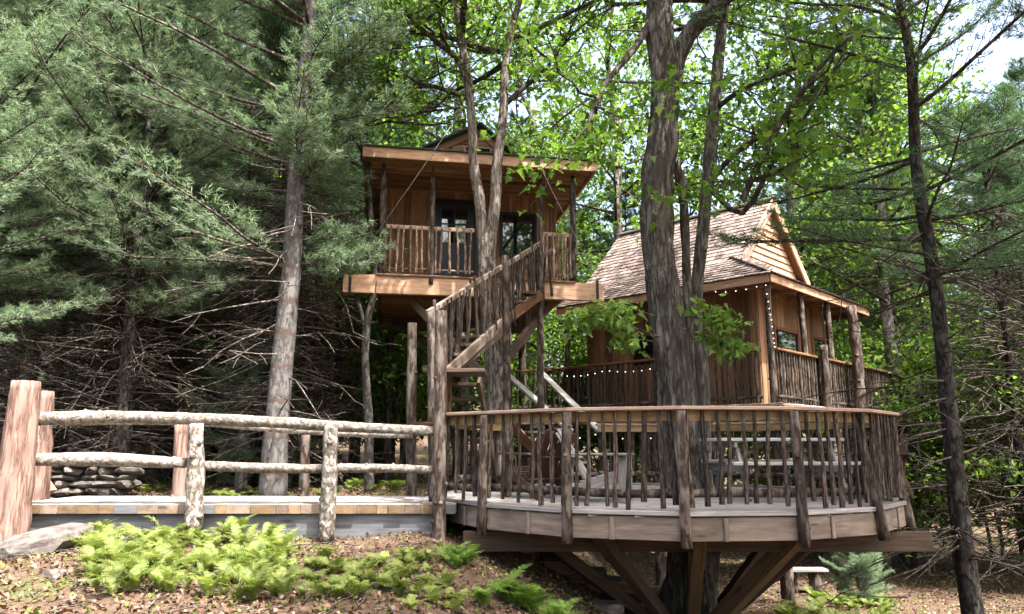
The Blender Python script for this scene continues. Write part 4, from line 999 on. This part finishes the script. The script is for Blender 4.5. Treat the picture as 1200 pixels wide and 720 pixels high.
# ---- the big maple that the round deck surrounds
rng = np.random.default_rng(11)
def big_maple():
    Y = TC.y; org = Vector((TC.x, TC.y, gv(TC.x, TC.y) - .2))
    t = thing('maple_tree', 'massive grey shaggy-barked maple growing up through the round deck', 'tree', org)
    pts = [org, at(812, 650, Y), at(800, 560, Y), at(793, 470, Y), at(783, 380, Y), at(772, 300, Y), at(771, 220, Y), at(778, 150, Y), at(778, 80, Y), at(772, 0, Y), at(768, -120, Y), at(775, -260, Y)]
    rads = [.38, .31, .25, .235, .225, .22, .215, .205, .2, .185, .16, .12]
    l1_ = [at(785, 95, Y), at(800, 55, Y), at(822, 22, Y - .2), at(860, -8, Y - .6), at(930, -60, Y - 1.2)]
    st = [at(812, 560, Y + .5), at(812, 470, Y + .45), at(806, 380, Y + .35), at(804, 300, Y + .25), at(801, 235, Y + .15), at(792, 190, Y)]
    me = trunk_mesh(pts, rads, M['maple_bark'], n=44, k=10, rough=.16, ridge=.34, seed=2.0, extra=[(l1_, [.14, .13, .12, .1, .06], 14), (st, [.06, .06, .062, .066, .07, .07], 12)])
    put('trunk', rebase(me, org), Matrix.Translation(org), t)
    limbs = [([at(700, -40, Y - .3), at(720, 60, Y - .2)], [.02, .02])]
    limbs = []
    limbs.append(([at(765, 20, Y), at(745, 55, Y - .2), at(712, 95, Y - .5), at(697, 125, Y - .7), at(684, 158, Y - .8)], [.07, .055, .045, .035, .02]))
    limbs.append(([at(1000, 40, 9.0), at(960, 80, 9.2), at(905, 160, 9.7), at(870, 235, 10.2)], [.02, .03, .04, .05]))
    top = at(770, -60, Y)
    for k in range(12):
        a = k * 2.4; zz = rng.uniform(.8, 6.0); s = top + Vector((0, 0, zz)); 
        P, r = grow(rng, s, (math.cos(a), math.sin(a), .15), rng.uniform(3, 5.2), .09, up=.03, k=5, wig=.18); limbs.append((P, r))
    me = broadleaf(rng, limbs, 7000, .125, LEAF, M['maple_leaf'], spread=.6, twigs=7, flat=.4)
    put('crown', rebase(me, org), Matrix.Translation(org), t)
    # the low leafy sprigs on the trunk
    W = Wood(); C = []
    for p in ([at(772, 395, Y - .3), at(745, 385, Y - .6), at(715, 372, Y - .8), at(688, 375, Y - .9)], [at(770, 372, Y - .3), at(740, 362, Y - .5), at(712, 362, Y - .7), at(676, 378, Y - .8)],
              [at(800, 372, Y - .3), at(822, 360, Y - .55), at(845, 372, Y - .7)], [at(800, 385, Y - .3), at(822, 395, Y - .5), at(850, 405, Y - .65), at(862, 412, Y - .7)], [at(765, 400, Y - .3), at(745, 398, Y - .7), at(728, 402, Y - .8)], [at(800, 368, Y - .3), at(835, 378, Y - .6), at(858, 384, Y - .8)]):
        W.tube(smooth_path(p, 3), smooth_vals(list(np.linspace(.014, .004, len(p))), 3), 4); C += [q for q in smooth_path(p, 4)[5:]]
    C = np.array([c[:] for c in C]); P = C[rng.integers(0, len(C), 640)] + rng.normal(0, 1, (640, 3)) * np.array([.1, .15, .07])
    LV, LF = leaves(P, .125, rng, LEAF, .5); WV, WF = W.arrays()
    put('low_sprig', rebase(np_mesh('low_sprig', np.concatenate([WV, LV]), [WF, LF + len(WV)], [M['limb'], M['sprig_leaf']], [0, 1], [True, False]), org), Matrix.Translation(org), t)
big_maple()
def custom_tree(name, label, pts, rads, bark_, limb_specs, leaf_n, size, templ, leaf_mat, seed, extra=(), n=18, spread=.55, ridge=.15, twigs=6, flat=.4, group=None):
    rng = np.random.default_rng(seed); org = Vector(pts[0]); t = thing(name, label, 'tree', org, group)
    put('trunk', rebase(trunk_mesh(pts, rads, M[bark_], n=n, k=7, ridge=ridge, seed=seed * .7, extra=extra), org), Matrix.Translation(org), t)
    limbs = []
    for L in limb_specs:
        if isinstance(L, dict):
            for k in range(L['n']):
                a = k * 2.4 + seed; s = Vector(L['from']).lerp(Vector(L['to']), rng.random())
                P, r = grow(rng, s, (math.cos(a), math.sin(a), L.get('rise', .25)), rng.uniform(*L['len']), L.get('r', .06), up=.04, k=5, wig=.2); limbs.append((P, r))
        else: limbs.append(L)
    put('crown', rebase(broadleaf(rng, limbs, leaf_n, size, templ, leaf_mat, spread=spread, twigs=twigs, flat=flat), org), Matrix.Translation(org), t); return t
# forked tree in front of the high treehouse
Yf = 12.35
fb = Vector((-.36, Yf, gv(-.36, Yf) - .2))
stemL = [at(567, 318, Yf), at(566, 285, Yf), at(562, 235, Yf), at(555, 190, Yf), at(552, 130, Yf), at(546, 80, Yf), at(538, 30, Yf), at(530, -30, Yf), at(522, -140, Yf)]
stemR = [at(573, 322, Yf), at(574, 288, Yf), at(580, 240, Yf), at(583, 190, Yf), at(590, 130, Yf), at(592, 80, Yf), at(598, 40, Yf), at(612, -20, Yf), at(620, -140, Yf)]
custom_tree('forked_tree', 'tree forking into two pale stems in front of the high porch', [fb, at(584, 480, Yf), at(578, 400, Yf), at(572, 330, Yf), at(570, 288, Yf), at(570, 262, Yf)], [.26, .21, .17, .16, .14, .05], 'fork_bark',
            [([at(553, 110, Yf), at(538, 72, Yf - .1), at(510, 48, Yf - .3), at(480, 20, Yf - .5), at(462, -15, Yf - .7)], [.06, .055, .045, .035, .02]),
             ([at(550, 115, Yf), at(520, 105, Yf), at(490, 98, Yf - .1), at(450, 100, Yf - .3)], [.05, .04, .03, .015]),
             ([at(592, 122, Yf), at(615, 102, Yf), at(640, 80, Yf - .1), at(656, 58, Yf - .2)], [.055, .045, .035, .02]),
             dict(n=9, len=(2.2, 4.0), to=stemL[-1], **{'from': stemL[5]}), dict(n=9, len=(2.2, 4.0), to=stemR[-1], **{'from': stemR[5]})],
            5000, .115, LEAF, M['maple_leaf'], 21, extra=[(stemL, [.1, .1, .092, .086, .08, .076, .07, .06, .04], 12), (stemR, [.11, .108, .1, .09, .082, .074, .066, .056, .04], 12)])
# slimmer maple close behind the big one
Ys = 11.9
custom_tree('slim_maple', 'slim dark maple stem standing just behind the massive maple', [Vector((at(826, 560, Ys).x, Ys, gv(3.2, Ys) - .2)), at(826, 540, Ys), at(824, 440, Ys), at(815, 370, Ys), at(822, 290, Ys), at(828, 220, Ys), at(836, 130, Ys), at(846, 30, Ys), at(852, -60, Ys), at(858, -200, Ys)],
            [.125, .11, .105, .1, .1, .1, .1, .09, .08, .05], 'maple_bark',
            [([at(830, 215, Ys), at(862, 180, Ys - .3), at(905, 150, Ys - .8), at(950, 110, Ys - 1.2), at(1000, 60, Ys - 1.6)], [.05, .045, .04, .03, .015]),
             ([at(836, 130, Ys), at(870, 105, Ys - .3), at(920, 85, Ys - .6), at(960, 70, Ys - .8)], [.05, .04, .03, .015]),
             ([at(830, 220, Ys), at(870, 250, Ys - 1), at(905, 190, Ys - 1.5), at(935, 150, Ys - 2), at(990, 60, Ys - 2.4)], [.04, .045, .04, .03, .015]),
             dict(n=12, len=(2.2, 4.2), to=at(858, -180, Ys), **{'from': at(846, 30, Ys)})], 6000, .12, LEAF, M['maple_leaf'], 33, n=16)

Yd = 12.8; bd = at(433, 575, Yd)
custom_tree('crooked_tree', 'thin crooked dark tree forking beside the high platform', [Vector((bd.x, Yd, gv(bd.x, Yd) - .1)), at(432, 500, Yd), at(428, 420, Yd), at(431, 375, Yd), at(440, 335, Yd), at(436, 280, Yd), at(432, 200, Yd), at(428, 120, Yd)], [.09, .075, .07, .065, .055, .05, .04, .02], 'pine_dark',
            [([at(430, 390, Yd), at(420, 352, Yd), at(416, 318, Yd), at(405, 270, Yd)], [.04, .035, .03, .015]), dict(n=6, len=(1.0, 1.8), r=.02, to=at(428, 130, Yd), **{'from': at(436, 250, Yd)})], 900, .11, KITE, M['maple_far'], 51, n=10, twigs=3)
# ---- pines
def pine_meshes(seed, H, r0, base_h, RB, needle, bark_, dens=1.0, dead=40, dead_len=1.6, nw=.011, nl=.13, whorl=.55, lean=0.0, tuft=15, sparse=0.0, lowest=1.2, avoid=None):
    rng = np.random.default_rng(seed)
    pts = []; rad = []
    for i in range(9):
        f = i / 8; pts.append(Vector((lean * f * H + rng.normal(0, .03), rng.normal(0, .03), f * H - .2))); rad.append(r0 * (1 - f) ** .8 * (1.0 if i else 1.15) + .012)
    def stem(z):
        f = min(max((z + .2) / H, 0), 1); i = min(int(f * 8), 7); return pts[i].lerp(pts[i + 1], f * 8 - i)
    V, F, C = tube_np(smooth_path(pts, 4), smooth_vals(rad, 4), 12, rough=.1, seed=seed, fr=1.5, ridge=.08); V = list(V); F = list(F) + C; ntr = len(F)
    # dead lower twigs belong to the trunk
    for k in range(dead):
        z = rng.uniform(lowest, base_h + .12 * (H - base_h)); a = rng.uniform(0, 6.28); s = stem(z)
        P, r = grow(rng, s, (math.cos(a), math.sin(a), rng.normal(-.02, .28)), rng.uniform(.3, 1.0) * dead_len, .013, up=-.06, k=4, wig=.14)
        v, f, c = tube_np(P, r, 3); o = len(V); V += v; F += [tuple(i + o for i in q) for q in f]
        for b in range(4):
            j = rng.integers(1, 5); P2, r2 = grow(rng, P[j], (math.cos(a + rng.normal(0, .9)), math.sin(a + rng.normal(0, .9)), rng.normal(-.1, .3)), rng.uniform(.2, .6), .005, up=-.08, k=2, wig=.2)
            v, f, c = tube_np(P2, r2, 3); o = len(V); V += v; F += [tuple(i + o for i in q) for q in f]
    tm = mk('trunk', V, F, [M[bark_], M['twig']], True); tm.polygons.foreach_set('material_index', [0] * ntr + [1] * (len(F) - ntr))
    W = Wood(); T = []; D = []
    z = base_h
    while z < H - .2:
        f = (z - base_h) / (H - base_h); L0 = RB * (1 - f) ** .75 * (.75 + .5 * min(1, f * 4)) + .25
        for b in range(rng.integers(4, 7)):
            if rng.random() < sparse: continue
            a = rng.uniform(0, 6.28); L = L0 * rng.uniform(.65, 1.15)
            if avoid and z < avoid[2] and avoid[0] < math.degrees((a + math.pi) % (2 * math.pi) - math.pi) < avoid[1]: L *= .38
            s = stem(z + rng.normal(0, .1)); rise = lerp(.0, .75, f) + rng.normal(.05, .1)
            P, r = grow(rng, s, (math.cos(a), math.sin(a), rise), L, .008 + .0065 * L, up=.04, k=6, wig=.09); W.tube(P, r, 4)
            P = smooth_path(P, 3); m = len(P)
            i = int(m * .2)
            while i < m:
                d = (P[min(i + 1, m - 1)] - P[i - 1]).normalized(); side = d.cross(Vector((0, 0, 1))).normalized()
                for sg in (-1, 1):
                    if rng.random() > .85: continue
                    l = rng.uniform(.25, .75) * min(1, .45 + L / 3) * (1.15 - .5 * i / m); dd = (d * .7 + side * sg * .8 + Vector((0, 0, rng.normal(.08, .15)))).normalized()
                    q = [P[i] + dd * l * x for x in (0, .5, 1)]; q[2].z += .04; W.tube(q, [.007, .005, .003], 3)
                    nt_ = max(2, int(l * 7 * dens))
                    for k in range(nt_):
                        g = .25 + .75 * (k + rng.random()) / nt_; T.append((P[i].lerp(q[2], g))[:]); D.append(((dd + Vector((rng.normal(0, .35), rng.normal(0, .35), .25))).normalized())[:])
                i += 1
            T.append(P[-1][:]); D.append(d[:])
        z += whorl * rng.uniform(.7, 1.3)
    T = np.array(T); D = np.array(D); n = len(T)
    # needles: thin triangles fanning forward from each tuft
    T = np.repeat(T, tuft, 0); D = np.repeat(D, tuft, 0); k = len(T)
    rnd = rng.normal(0, 1, (k, 3)); dirs = D + rnd * .62; dirs /= np.linalg.norm(dirs, axis=1, keepdims=True)
    side = np.cross(dirs, rng.normal(0, 1, (k, 3))); side /= np.linalg.norm(side, axis=1, keepdims=True)
    T = T + rng.normal(0, .022, (k, 3)); ln = nl * rng.uniform(.7, 1.2, (k, 1))
    tip = T + dirs * ln; tip[:, 2] -= .012
    NV = np.stack([T - side * nw * .5, T + side * nw * .5, tip], 1).reshape(-1, 3); NF = np.arange(k * 3).reshape(k, 3)
    WV, WF = W.arrays()
    cm = np_mesh('crown', np.concatenate([WV, NV]), [WF, NF + len(WV)], [M['limb'], M[needle]], [0, 1], [True, False])
    return tm, cm, k
def plant(name, label, meshes, x, y, s=1.0, rz=None, group=None, tilt=(0, 0), sz=None):
    rz = random.uniform(0, 6.28) if rz is None else rz
    Mx = Matrix.Translation((x, y, gv(x, y) - .05)) @ Matrix.Rotation(tilt[0], 4, 'X') @ Matrix.Rotation(tilt[1], 4, 'Y') @ Matrix.Rotation(rz, 4, 'Z') @ Matrix.Diagonal((s, s, sz or s, 1))
    t = put(name, None, Mx); tag(t, label, 'tree', group)
    put('trunk', meshes[0], Mx, t)
    if meshes[1] is not None: put('crown', meshes[1], Mx, t)
    return t
PA = pine_meshes(1, 15, .175, 3.6, 4.0, 'needle', 'ringed', dens=1.2, avoid=(-80, 70, 8.5), dead=30, dead_len=2.0, whorl=.6)
PB = pine_meshes(2, 13, .16, 3.4, 3.0, 'needle', 'pine_dark', dens=1.35, dead=190, dead_len=2.4, whorl=.42, lowest=.8)
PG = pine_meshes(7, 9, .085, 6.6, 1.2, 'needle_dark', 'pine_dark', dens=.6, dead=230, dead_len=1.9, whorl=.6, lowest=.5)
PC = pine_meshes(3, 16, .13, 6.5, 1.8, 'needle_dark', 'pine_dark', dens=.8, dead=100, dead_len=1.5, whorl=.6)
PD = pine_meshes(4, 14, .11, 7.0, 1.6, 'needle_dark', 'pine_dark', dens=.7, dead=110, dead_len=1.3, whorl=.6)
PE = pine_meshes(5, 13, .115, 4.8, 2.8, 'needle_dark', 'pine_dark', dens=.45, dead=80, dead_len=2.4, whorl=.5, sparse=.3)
PF2 = pine_meshes(8, 13, .15, 2.4, 2.7, 'needle', 'pine_dark', dens=1.3, dead=60, dead_len=1.6, whorl=.42)
PF = pine_meshes(6, 3.2, .04, .3, 1.1, 'needle', 'pine_dark', dens=1.3, dead=0, whorl=.3)
print('needles', PA[2], PB[2], PC[2], PD[2], PE[2])

p5 = at(318, 585, 11.4)
plant('white_pine', 'tall straight grey-barked pine with ringed trunk close behind the footbridge', PA, p5.x, 11.4, 1.0, 0.0, tilt=(0, R(1.2)))
p6 = at(1138, 700, 9.6)
plant('dark_pine', 'thin dark pine with bare whorled limbs just outside the deck rail', PE, p6.x, 9.6, 1.0, .8, tilt=(0, R(-.5)))
def snag(name, label, pts, rads, m):
    o = log(name, pts, rads, M[m], None, n=12, k=6, knots=4, rough=.15); tag(o, label, 'tree')
b_ = at(284, 545, 14.2); snag('pale_snag', 'pale sunlit leaning dead trunk standing beside the ringed pine', [Vector((b_.x, 14.2, gv(b_.x, 14.2) - .1)), at(289, 480, 14.2), at(297, 395, 14.2)], [.12, .11, .09], 'snag')
b_ = at(276, 545, 15); snag('bare_tree', 'dark bare trunk crossing behind the pale dead trunk', [Vector((b_.x, 15, gv(b_.x, 15) - .1)), at(284, 420, 15), at(293, 330, 15), at(297, 230, 15), at(300, 120, 15)], [.2, .17, .16, .14, .1], 'pine_dark')
g1 = 'bushy pines beyond the footbridge'
for x, y, s, m in ((-6.8, 13.0, .95, PB), (-9.2, 12.2, 1.05, PB), (-8.0, 15.0, 1.1, PB), (-11.5, 14.5, 1.1, PB), (-13.5, 17.5, 1.15, PB), (-10.2, 19.0, 1.2, PB), (-8.2, 20.5, 1.2, PB), (-16, 22, 1.2, PB), (-12.5, 25.5, 1.2, PB), (-8.4, 10.4, .75, PF2)):
    plant('bushy_pine', 'bushy blue-green pine in the dense stand beyond the footbridge', m, x, y, s, group=g1)
g2 = 'slender pines with dead lower twigs in the dark wood'
rr = random.Random(5)
def ok(x, y):
    if y < 9.2: return False
    if (Vector((x, y, 0)) - DC).length < 4.3: return False
    if -3.8 < x < 2.6 and 10.5 < y < 18.2: return False
    p = Vector((x, y, 0)) - EO; a, b = p.dot(E1), p.dot(E2)
    if -.8 < a < 7.8 and -.8 < b < 5.9: return False
    if abs(x + 3.75) < .7 and y < 13: return False
    if 935 < 600 + 867 * x / y < 1065 and y < 18.5: return False
    if abs(x - p6.x - .2) < 1.3 and y < 12.5: return False
    return True
spots = []
def scatter(n, x0, x1, y0, y1, dmin, fan=True):
    out = []; tries = 0
    while len(out) < n and tries < 4000:
        tries += 1; y = rr.uniform(y0, y1); f = y / 20 if fan else 1; x = rr.uniform(x0, x1) * f
        if ok(x, y) and all((x - a) ** 2 + (y - b) ** 2 > dmin * dmin for a, b in spots): spots.append((x, y)); out.append((x, y))
    return out
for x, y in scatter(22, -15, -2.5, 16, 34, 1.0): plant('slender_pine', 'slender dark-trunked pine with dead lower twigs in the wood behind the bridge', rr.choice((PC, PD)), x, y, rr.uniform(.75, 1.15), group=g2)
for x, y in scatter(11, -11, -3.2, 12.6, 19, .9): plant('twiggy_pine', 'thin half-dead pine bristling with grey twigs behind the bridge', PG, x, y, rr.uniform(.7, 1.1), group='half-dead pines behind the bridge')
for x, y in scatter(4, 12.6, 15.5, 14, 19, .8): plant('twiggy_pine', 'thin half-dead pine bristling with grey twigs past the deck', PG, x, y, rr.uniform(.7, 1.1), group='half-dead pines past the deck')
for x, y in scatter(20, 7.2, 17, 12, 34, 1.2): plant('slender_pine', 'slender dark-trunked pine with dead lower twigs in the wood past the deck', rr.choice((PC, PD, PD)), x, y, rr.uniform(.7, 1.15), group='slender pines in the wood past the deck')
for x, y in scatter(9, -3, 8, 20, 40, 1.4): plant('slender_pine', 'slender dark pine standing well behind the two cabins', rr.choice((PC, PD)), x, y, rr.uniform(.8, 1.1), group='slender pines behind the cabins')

# ---- background maples: three crowns copied
def bg_maple(seed, H, r0, cb, RB, leaf_n, size, mat_='maple_far'):
    rng = np.random.default_rng(seed); pts = [Vector((rng.normal(0, .15) * i / 3, rng.normal(0, .15) * i / 3, -.2 + H * i / 7)) for i in range(8)]; rad = [r0 * (1 - .1 * i) for i in range(7)] + [.03]
    tm = trunk_mesh(pts, rad, M['pine_bark'], n=10, k=3, ridge=.1, seed=seed)
    limbs = []
    for k in range(int(H * 1.9)):
        z = lerp(cb, H, (k + rng.random()) / (H * 1.9)); f = (z - cb) / (H - cb); s = pts[min(7, int(z / H * 7))].copy(); s.z = z; a = k * 2.4
        P, r = grow(rng, s, (math.cos(a), math.sin(a), .2 + .4 * f), RB * (1 - .55 * f) * rng.uniform(.7, 1.1), .05 * (1 - .5 * f), up=.05, k=4, wig=.2); limbs.append((P, r))
    return tm, broadleaf(rng, limbs, leaf_n, size, KITE, M[mat_], spread=.62, twigs=4, flat=.4, tilt=.55)
MA = bg_maple(41, 15, .17, 4.5, 3.6, 7000, .15); MB_ = bg_maple(42, 17, .2, 6.0, 3.8, 7000, .15); MC = bg_maple(43, 12, .12, 2.5, 2.8, 14000, .13); MD = bg_maple(45, 16, .2, 8.0, 3.6, 17000, .15); MS = bg_maple(44, 4.0, .035, .7, 1.3, 2600, .12)  # MD: dense crown made to shade the deck from out of view
g3 = 'broad-leaved trees behind the cabins'
for x, y, s, m in ((-1.3, 18.6, 1.0, MB_), (-4.5, 21.5, 1.05, MA), (.5, 24.5, 1.1, MA), (3.0, 20.6, 1.0, MB_), (5.8, 22.8, 1.0, MA), (8.4, 21.0, 1.1, MB_), (9.8, 19.2, 1.0, MB_), (12.5, 23.5, 1.05, MA), (2.2, 29, .8, MB_), (-2.5, 29, .85, MA), (7.5, 30, .8, MA), (12, 31, .9, MB_), (16.5, 28, .9, MA), (-7.5, 30, 1.0, MA), (19, 23, .9, MB_), (-13, 34, 1.0, MA), (5, 37, .8, MA), (-6.4, 25.5, .9, MC), (-4.4, 27, 1.0, MC), (-8.6, 27.5, .95, MC)):
    plant('broadleaf_tree', 'leafy bright green tree with pale straight trunk behind the cabins', m, x, y, s, group=g3)
g4 = 'leafy saplings under the trees'
for x, y, s in ((-2.6, 17.4, 1.1), (-3.4, 18.3, 1.0), (-1.9, 20.3, 1.3), (.9, 18.8, 1.2), (1.9, 19.6, 1.0), (2.8, 19.0, 1.3), (0, 21.5, 1.3), (-4.8, 19.0, 1.0), (9.2, 17.2, 1.0), (11.5, 18.6, 1.3), (8.7, 24, 1.4), (4.3, 25, 1.5), (-6.4, 24, 1.4), (-9.8, 23, 1.3), (13.5, 18.5, 1.1), (12.2, 15.2, 1.2), (10.6, 14.2, 1.0), (14.5, 16.5, 1.4), (9.6, 21.5, 1.4), (-3.0, 22.5, 1.5), (-5.8, 21.5, 1.2), (-2.2, 24, 1.6), (-8.2, 26, 1.6), (6.8, 20.5, 1.3), (11.5, 16.6, 1.1), (13, 20.5, 1.5), (10.2, 17.8, 1.2), (15.8, 19, 1.4), (8.9, 20.2, 1.3)):
    plant('leafy_sapling', 'thin leafy green sapling growing in the understorey behind the cabins', MS, x, y, s, group=g4)
# unseen maples added to shade the deck and fill the window reflections
for x, y, s, m in ((7.2, 5.2, 1.0, MD), (5.6, 2.2, 1.0, MD), (-4, -13, 1.0, MA), (2, -15, 1.1, MB_), (7, -13, 1.0, MA), (12, -17, 1.1, MB_), (-10, -16, 1.1, MB_)):
    plant('added_maple', 'unseen leafy maple added for deck shade and window reflections', m, x, y, s, group='unseen maples added around the clearing')
# small young pine under the deck's outer edge
plant('young_pine', 'small bushy young pine seedling beyond the deck beam end', PF, at(1005, 690, 13.5).x, 13.5, .42)
plant('young_pine', 'young pine sapling with soft needles in front of the dark wood behind bridge', PF, -4.9, 14.2, .9)

# ------------------------------------------------------------------ ferns, litter, twigs
def fern_mesh(seed, nf, L, mat_, toothed=True, rise=1.0, width=.2):
    rng = np.random.default_rng(seed); V = []; F = []
    for k in range(nf):
        az = k * 2.4 + rng.normal(0, .4); l = L * rng.uniform(.6, 1.15); lift = rng.uniform(.7, 1.2) * rise; n = 19; out = rng.uniform(.5, 1.0)
        pr = []
        for i in range(n + 1):
            f = i / n; rr_ = l * out * (.25 * f + .55 * f * f); z = l * lift * (f - .5 * f * f); pr.append(Vector((math.cos(az) * rr_, math.sin(az) * rr_, z)))
        sd = Vector((-math.sin(az), math.cos(az), 0)); tw = rng.normal(0, .25); sd = (sd + Vector((0, 0, tw))).normalized()
        for i in range(3, n):
            d = (pr[i + 1] - pr[i - 1]).normalized(); f = i / n; pl = l * width * (math.sin(math.pi * min(1, f * .92 + .08) ** .8) ** .8) + .008; nn = d.cross(sd)
            for s in (-1, 1):
                dd = (sd * s + d * .4 + nn * rng.normal(-.1, .15) * s).normalized(); wv = (d - dd * d.dot(dd)).normalized() * pl * .15; b = pr[i]
                o = len(V)
                m = 5 if toothed else 3; up_, dn = [], []
                for q in range(m):
                    g = (q + .15) / m; wd = (1 - g * .75); up_ += [b + dd * pl * g + wv * .16 * wd, b + dd * pl * (g + .11) + wv * 1.7 * wd]; dn += [b + dd * pl * g - wv * .16 * wd, b + dd * pl * (g + .11) - wv * 1.7 * wd]
                P = [b] + up_ + [b + dd * pl - Vector((0, 0, .12 * pl))] + dn[::-1]
                V += P; F.append(tuple(range(o, o + len(P))))
        for i in range(0, n, 2):
            o = len(V); j = min(i + 2, n); V += [pr[i] - sd * .003, pr[i] + sd * .003, pr[j] + sd * .002, pr[j] - sd * .002]; F.append((o, o + 1, o + 2, o + 3))
    return mk('fern', V, F, mat_)
FE = [fern_mesh(i, 6 + i, .5, M['fern'], True, 1.3, .17) for i in range(5)]; FD = [fern_mesh(20 + i, 9 + i, .62, M['fern_deep'], True, 1.1, .19) for i in range(3)]; FT = [fern_mesh(30 + i, 5, .33, M['fern'], False) for i in range(3)]
def fern(name, label, meshes, x, y, s, group):
    tag(put(name, rr.choice(meshes), Matrix.Translation((x, y, gv(x, y) - .01)) @ Matrix.Rotation(rr.uniform(0, 6.28), 4, 'Z') @ Matrix.Rotation(rr.uniform(-.12, .12), 4, 'X') @ Matrix.Scale(s, 4)), label, 'fern', group)
def bank(u0, u1, y0, y1, n, meshes, s0, s1, label, group):
    for _ in range(n):
        y = rr.uniform(y0, y1); x = (rr.uniform(u0, u1) - 600) / FPX * y / 1.05; fern('fern', label, meshes, x, y, rr.uniform(s0, s1), group)
bank(105, 335, 6.2, 8.75, 135, FE, .32, .8, 'lacy yellow-green fern in the sunlit clump before the bridge', 'sunlit ferns on the bank')
bank(300, 540, 6.0, 7.9, 55, FT, .6, 1.2, 'small sparse yellow-green fern in leaf litter beside the bank', 'small ferns in the litter')
bank(560, 668, 6.7, 7.4, 9, FD, .5, .75, 'lush deep green fern with toothed fronds below the deck edge', 'lush ferns below the deck edge')
bank(520, 552, 7.7, 8.4, 4, FD, .4, .6, 'lush deep green fern beside the entrance pole', 'ferns by the entrance pole')
bank(60, 480, 11.6, 20, 90, FT, .7, 1.4, 'small shaded fern on the flat ground behind the bridge', 'ferns behind the bridge')
bank(0, 40, 11.5, 15, 12, FE, .7, 1.1, 'small green fern near the stone wall', 'ferns near the stone wall')
bank(900, 1040, 11.5, 14, 34, FT, .9, 1.5, 'sunlit small fern on the slope past the deck braces', 'ferns on the slope past the deck')
def litter(name, label, n, box, size, mat_, seed, flat=.35):
    rng = np.random.default_rng(seed); y = rng.uniform(box[2], box[3], n); x = rng.uniform(box[0], box[1], n) * np.maximum(y, 5) / 10
    P = np.stack([x, y, gz(x, y) + rng.uniform(.005, .04, n)], -1); V, F = leaves(P, size, rng, KITE, flat); tag(put(name, np_mesh(name, V, [F], [mat_])), label, kind='stuff')
litter('fallen_leaves', 'brown fallen leaves strewn over the forest floor', 60000, (-8, 8, 4.5, 22), .045, M['litter'], 3)
litter('ground_cover', 'low green seedlings scattered over the ground', 16000, (-8, 8, 5, 26), .045, M['fern'], 4, .8)
def twig_litter():
    rng = np.random.default_rng(8); W = Wood()
    for k in range(900):
        y = rng.uniform(5, 20); x = rng.uniform(-8, 8) * y / 10; a = rng.uniform(0, 6.28); L = rng.uniform(.15, .7); s = Vector((x, y, gv(x, y) + .02))
        P = [s]; d = Vector((math.cos(a), math.sin(a), 0))
        for i in range(3):
            d = (d + Vector((rng.normal(0, .25), rng.normal(0, .25), 0))).normalized(); q = P[-1] + d * L / 3; q.z = gv(q.x, q.y) + rng.uniform(.01, .05); P.append(q)
        W.tube(P, [.009, .008, .006, .003], 4)
    V, F = W.arrays(); tag(put('fallen_twigs', np_mesh('twigs', V, [F], [M['twig']], smooth=[True])), 'dry fallen twigs scattered on the forest floor', kind='stuff')
twig_litter()
def dead_branch(label, pts, r):
    P = [at(u, v, Y) for u, v, Y in pts]
    for p in P: p.z = max(p.z, gv(p.x, p.y) + .03)
    log_o = log('fallen_branch', P, list(np.linspace(r, r * .4, len(P))), M['twig'], None, n=8, k=5, knots=1); tag(log_o, label, 'branch', 'fallen branches on the bank')
dead_branch('bent pale branch propped upright in the litter before the slab rock', [(58, 712, 6.7), (66, 695, 6.8), (68, 675, 6.9), (71, 660, 7.0)], .025)
dead_branch('thin pale branch lying across the slab rock', [(0, 655, 7.9), (25, 663, 7.8), (50, 662, 7.8)], .018)
dead_branch('short broken branch lying flat in reddish litter before the ferns', [(85, 705, 6.6), (105, 702, 6.6), (130, 703, 6.6)], .03)
# the wood carries on: far rows of trees up the hillside
for x, y in scatter(80, -14, 15, 34, 62, 1.4):
    k = rr.random()
    plant('hillside_tree', 'distant tree of the wooded slope closing the view', PD if k < .2 else PB if k < .65 else MC, x, y, rr.uniform(.6, .85), group='trees on the far slope')
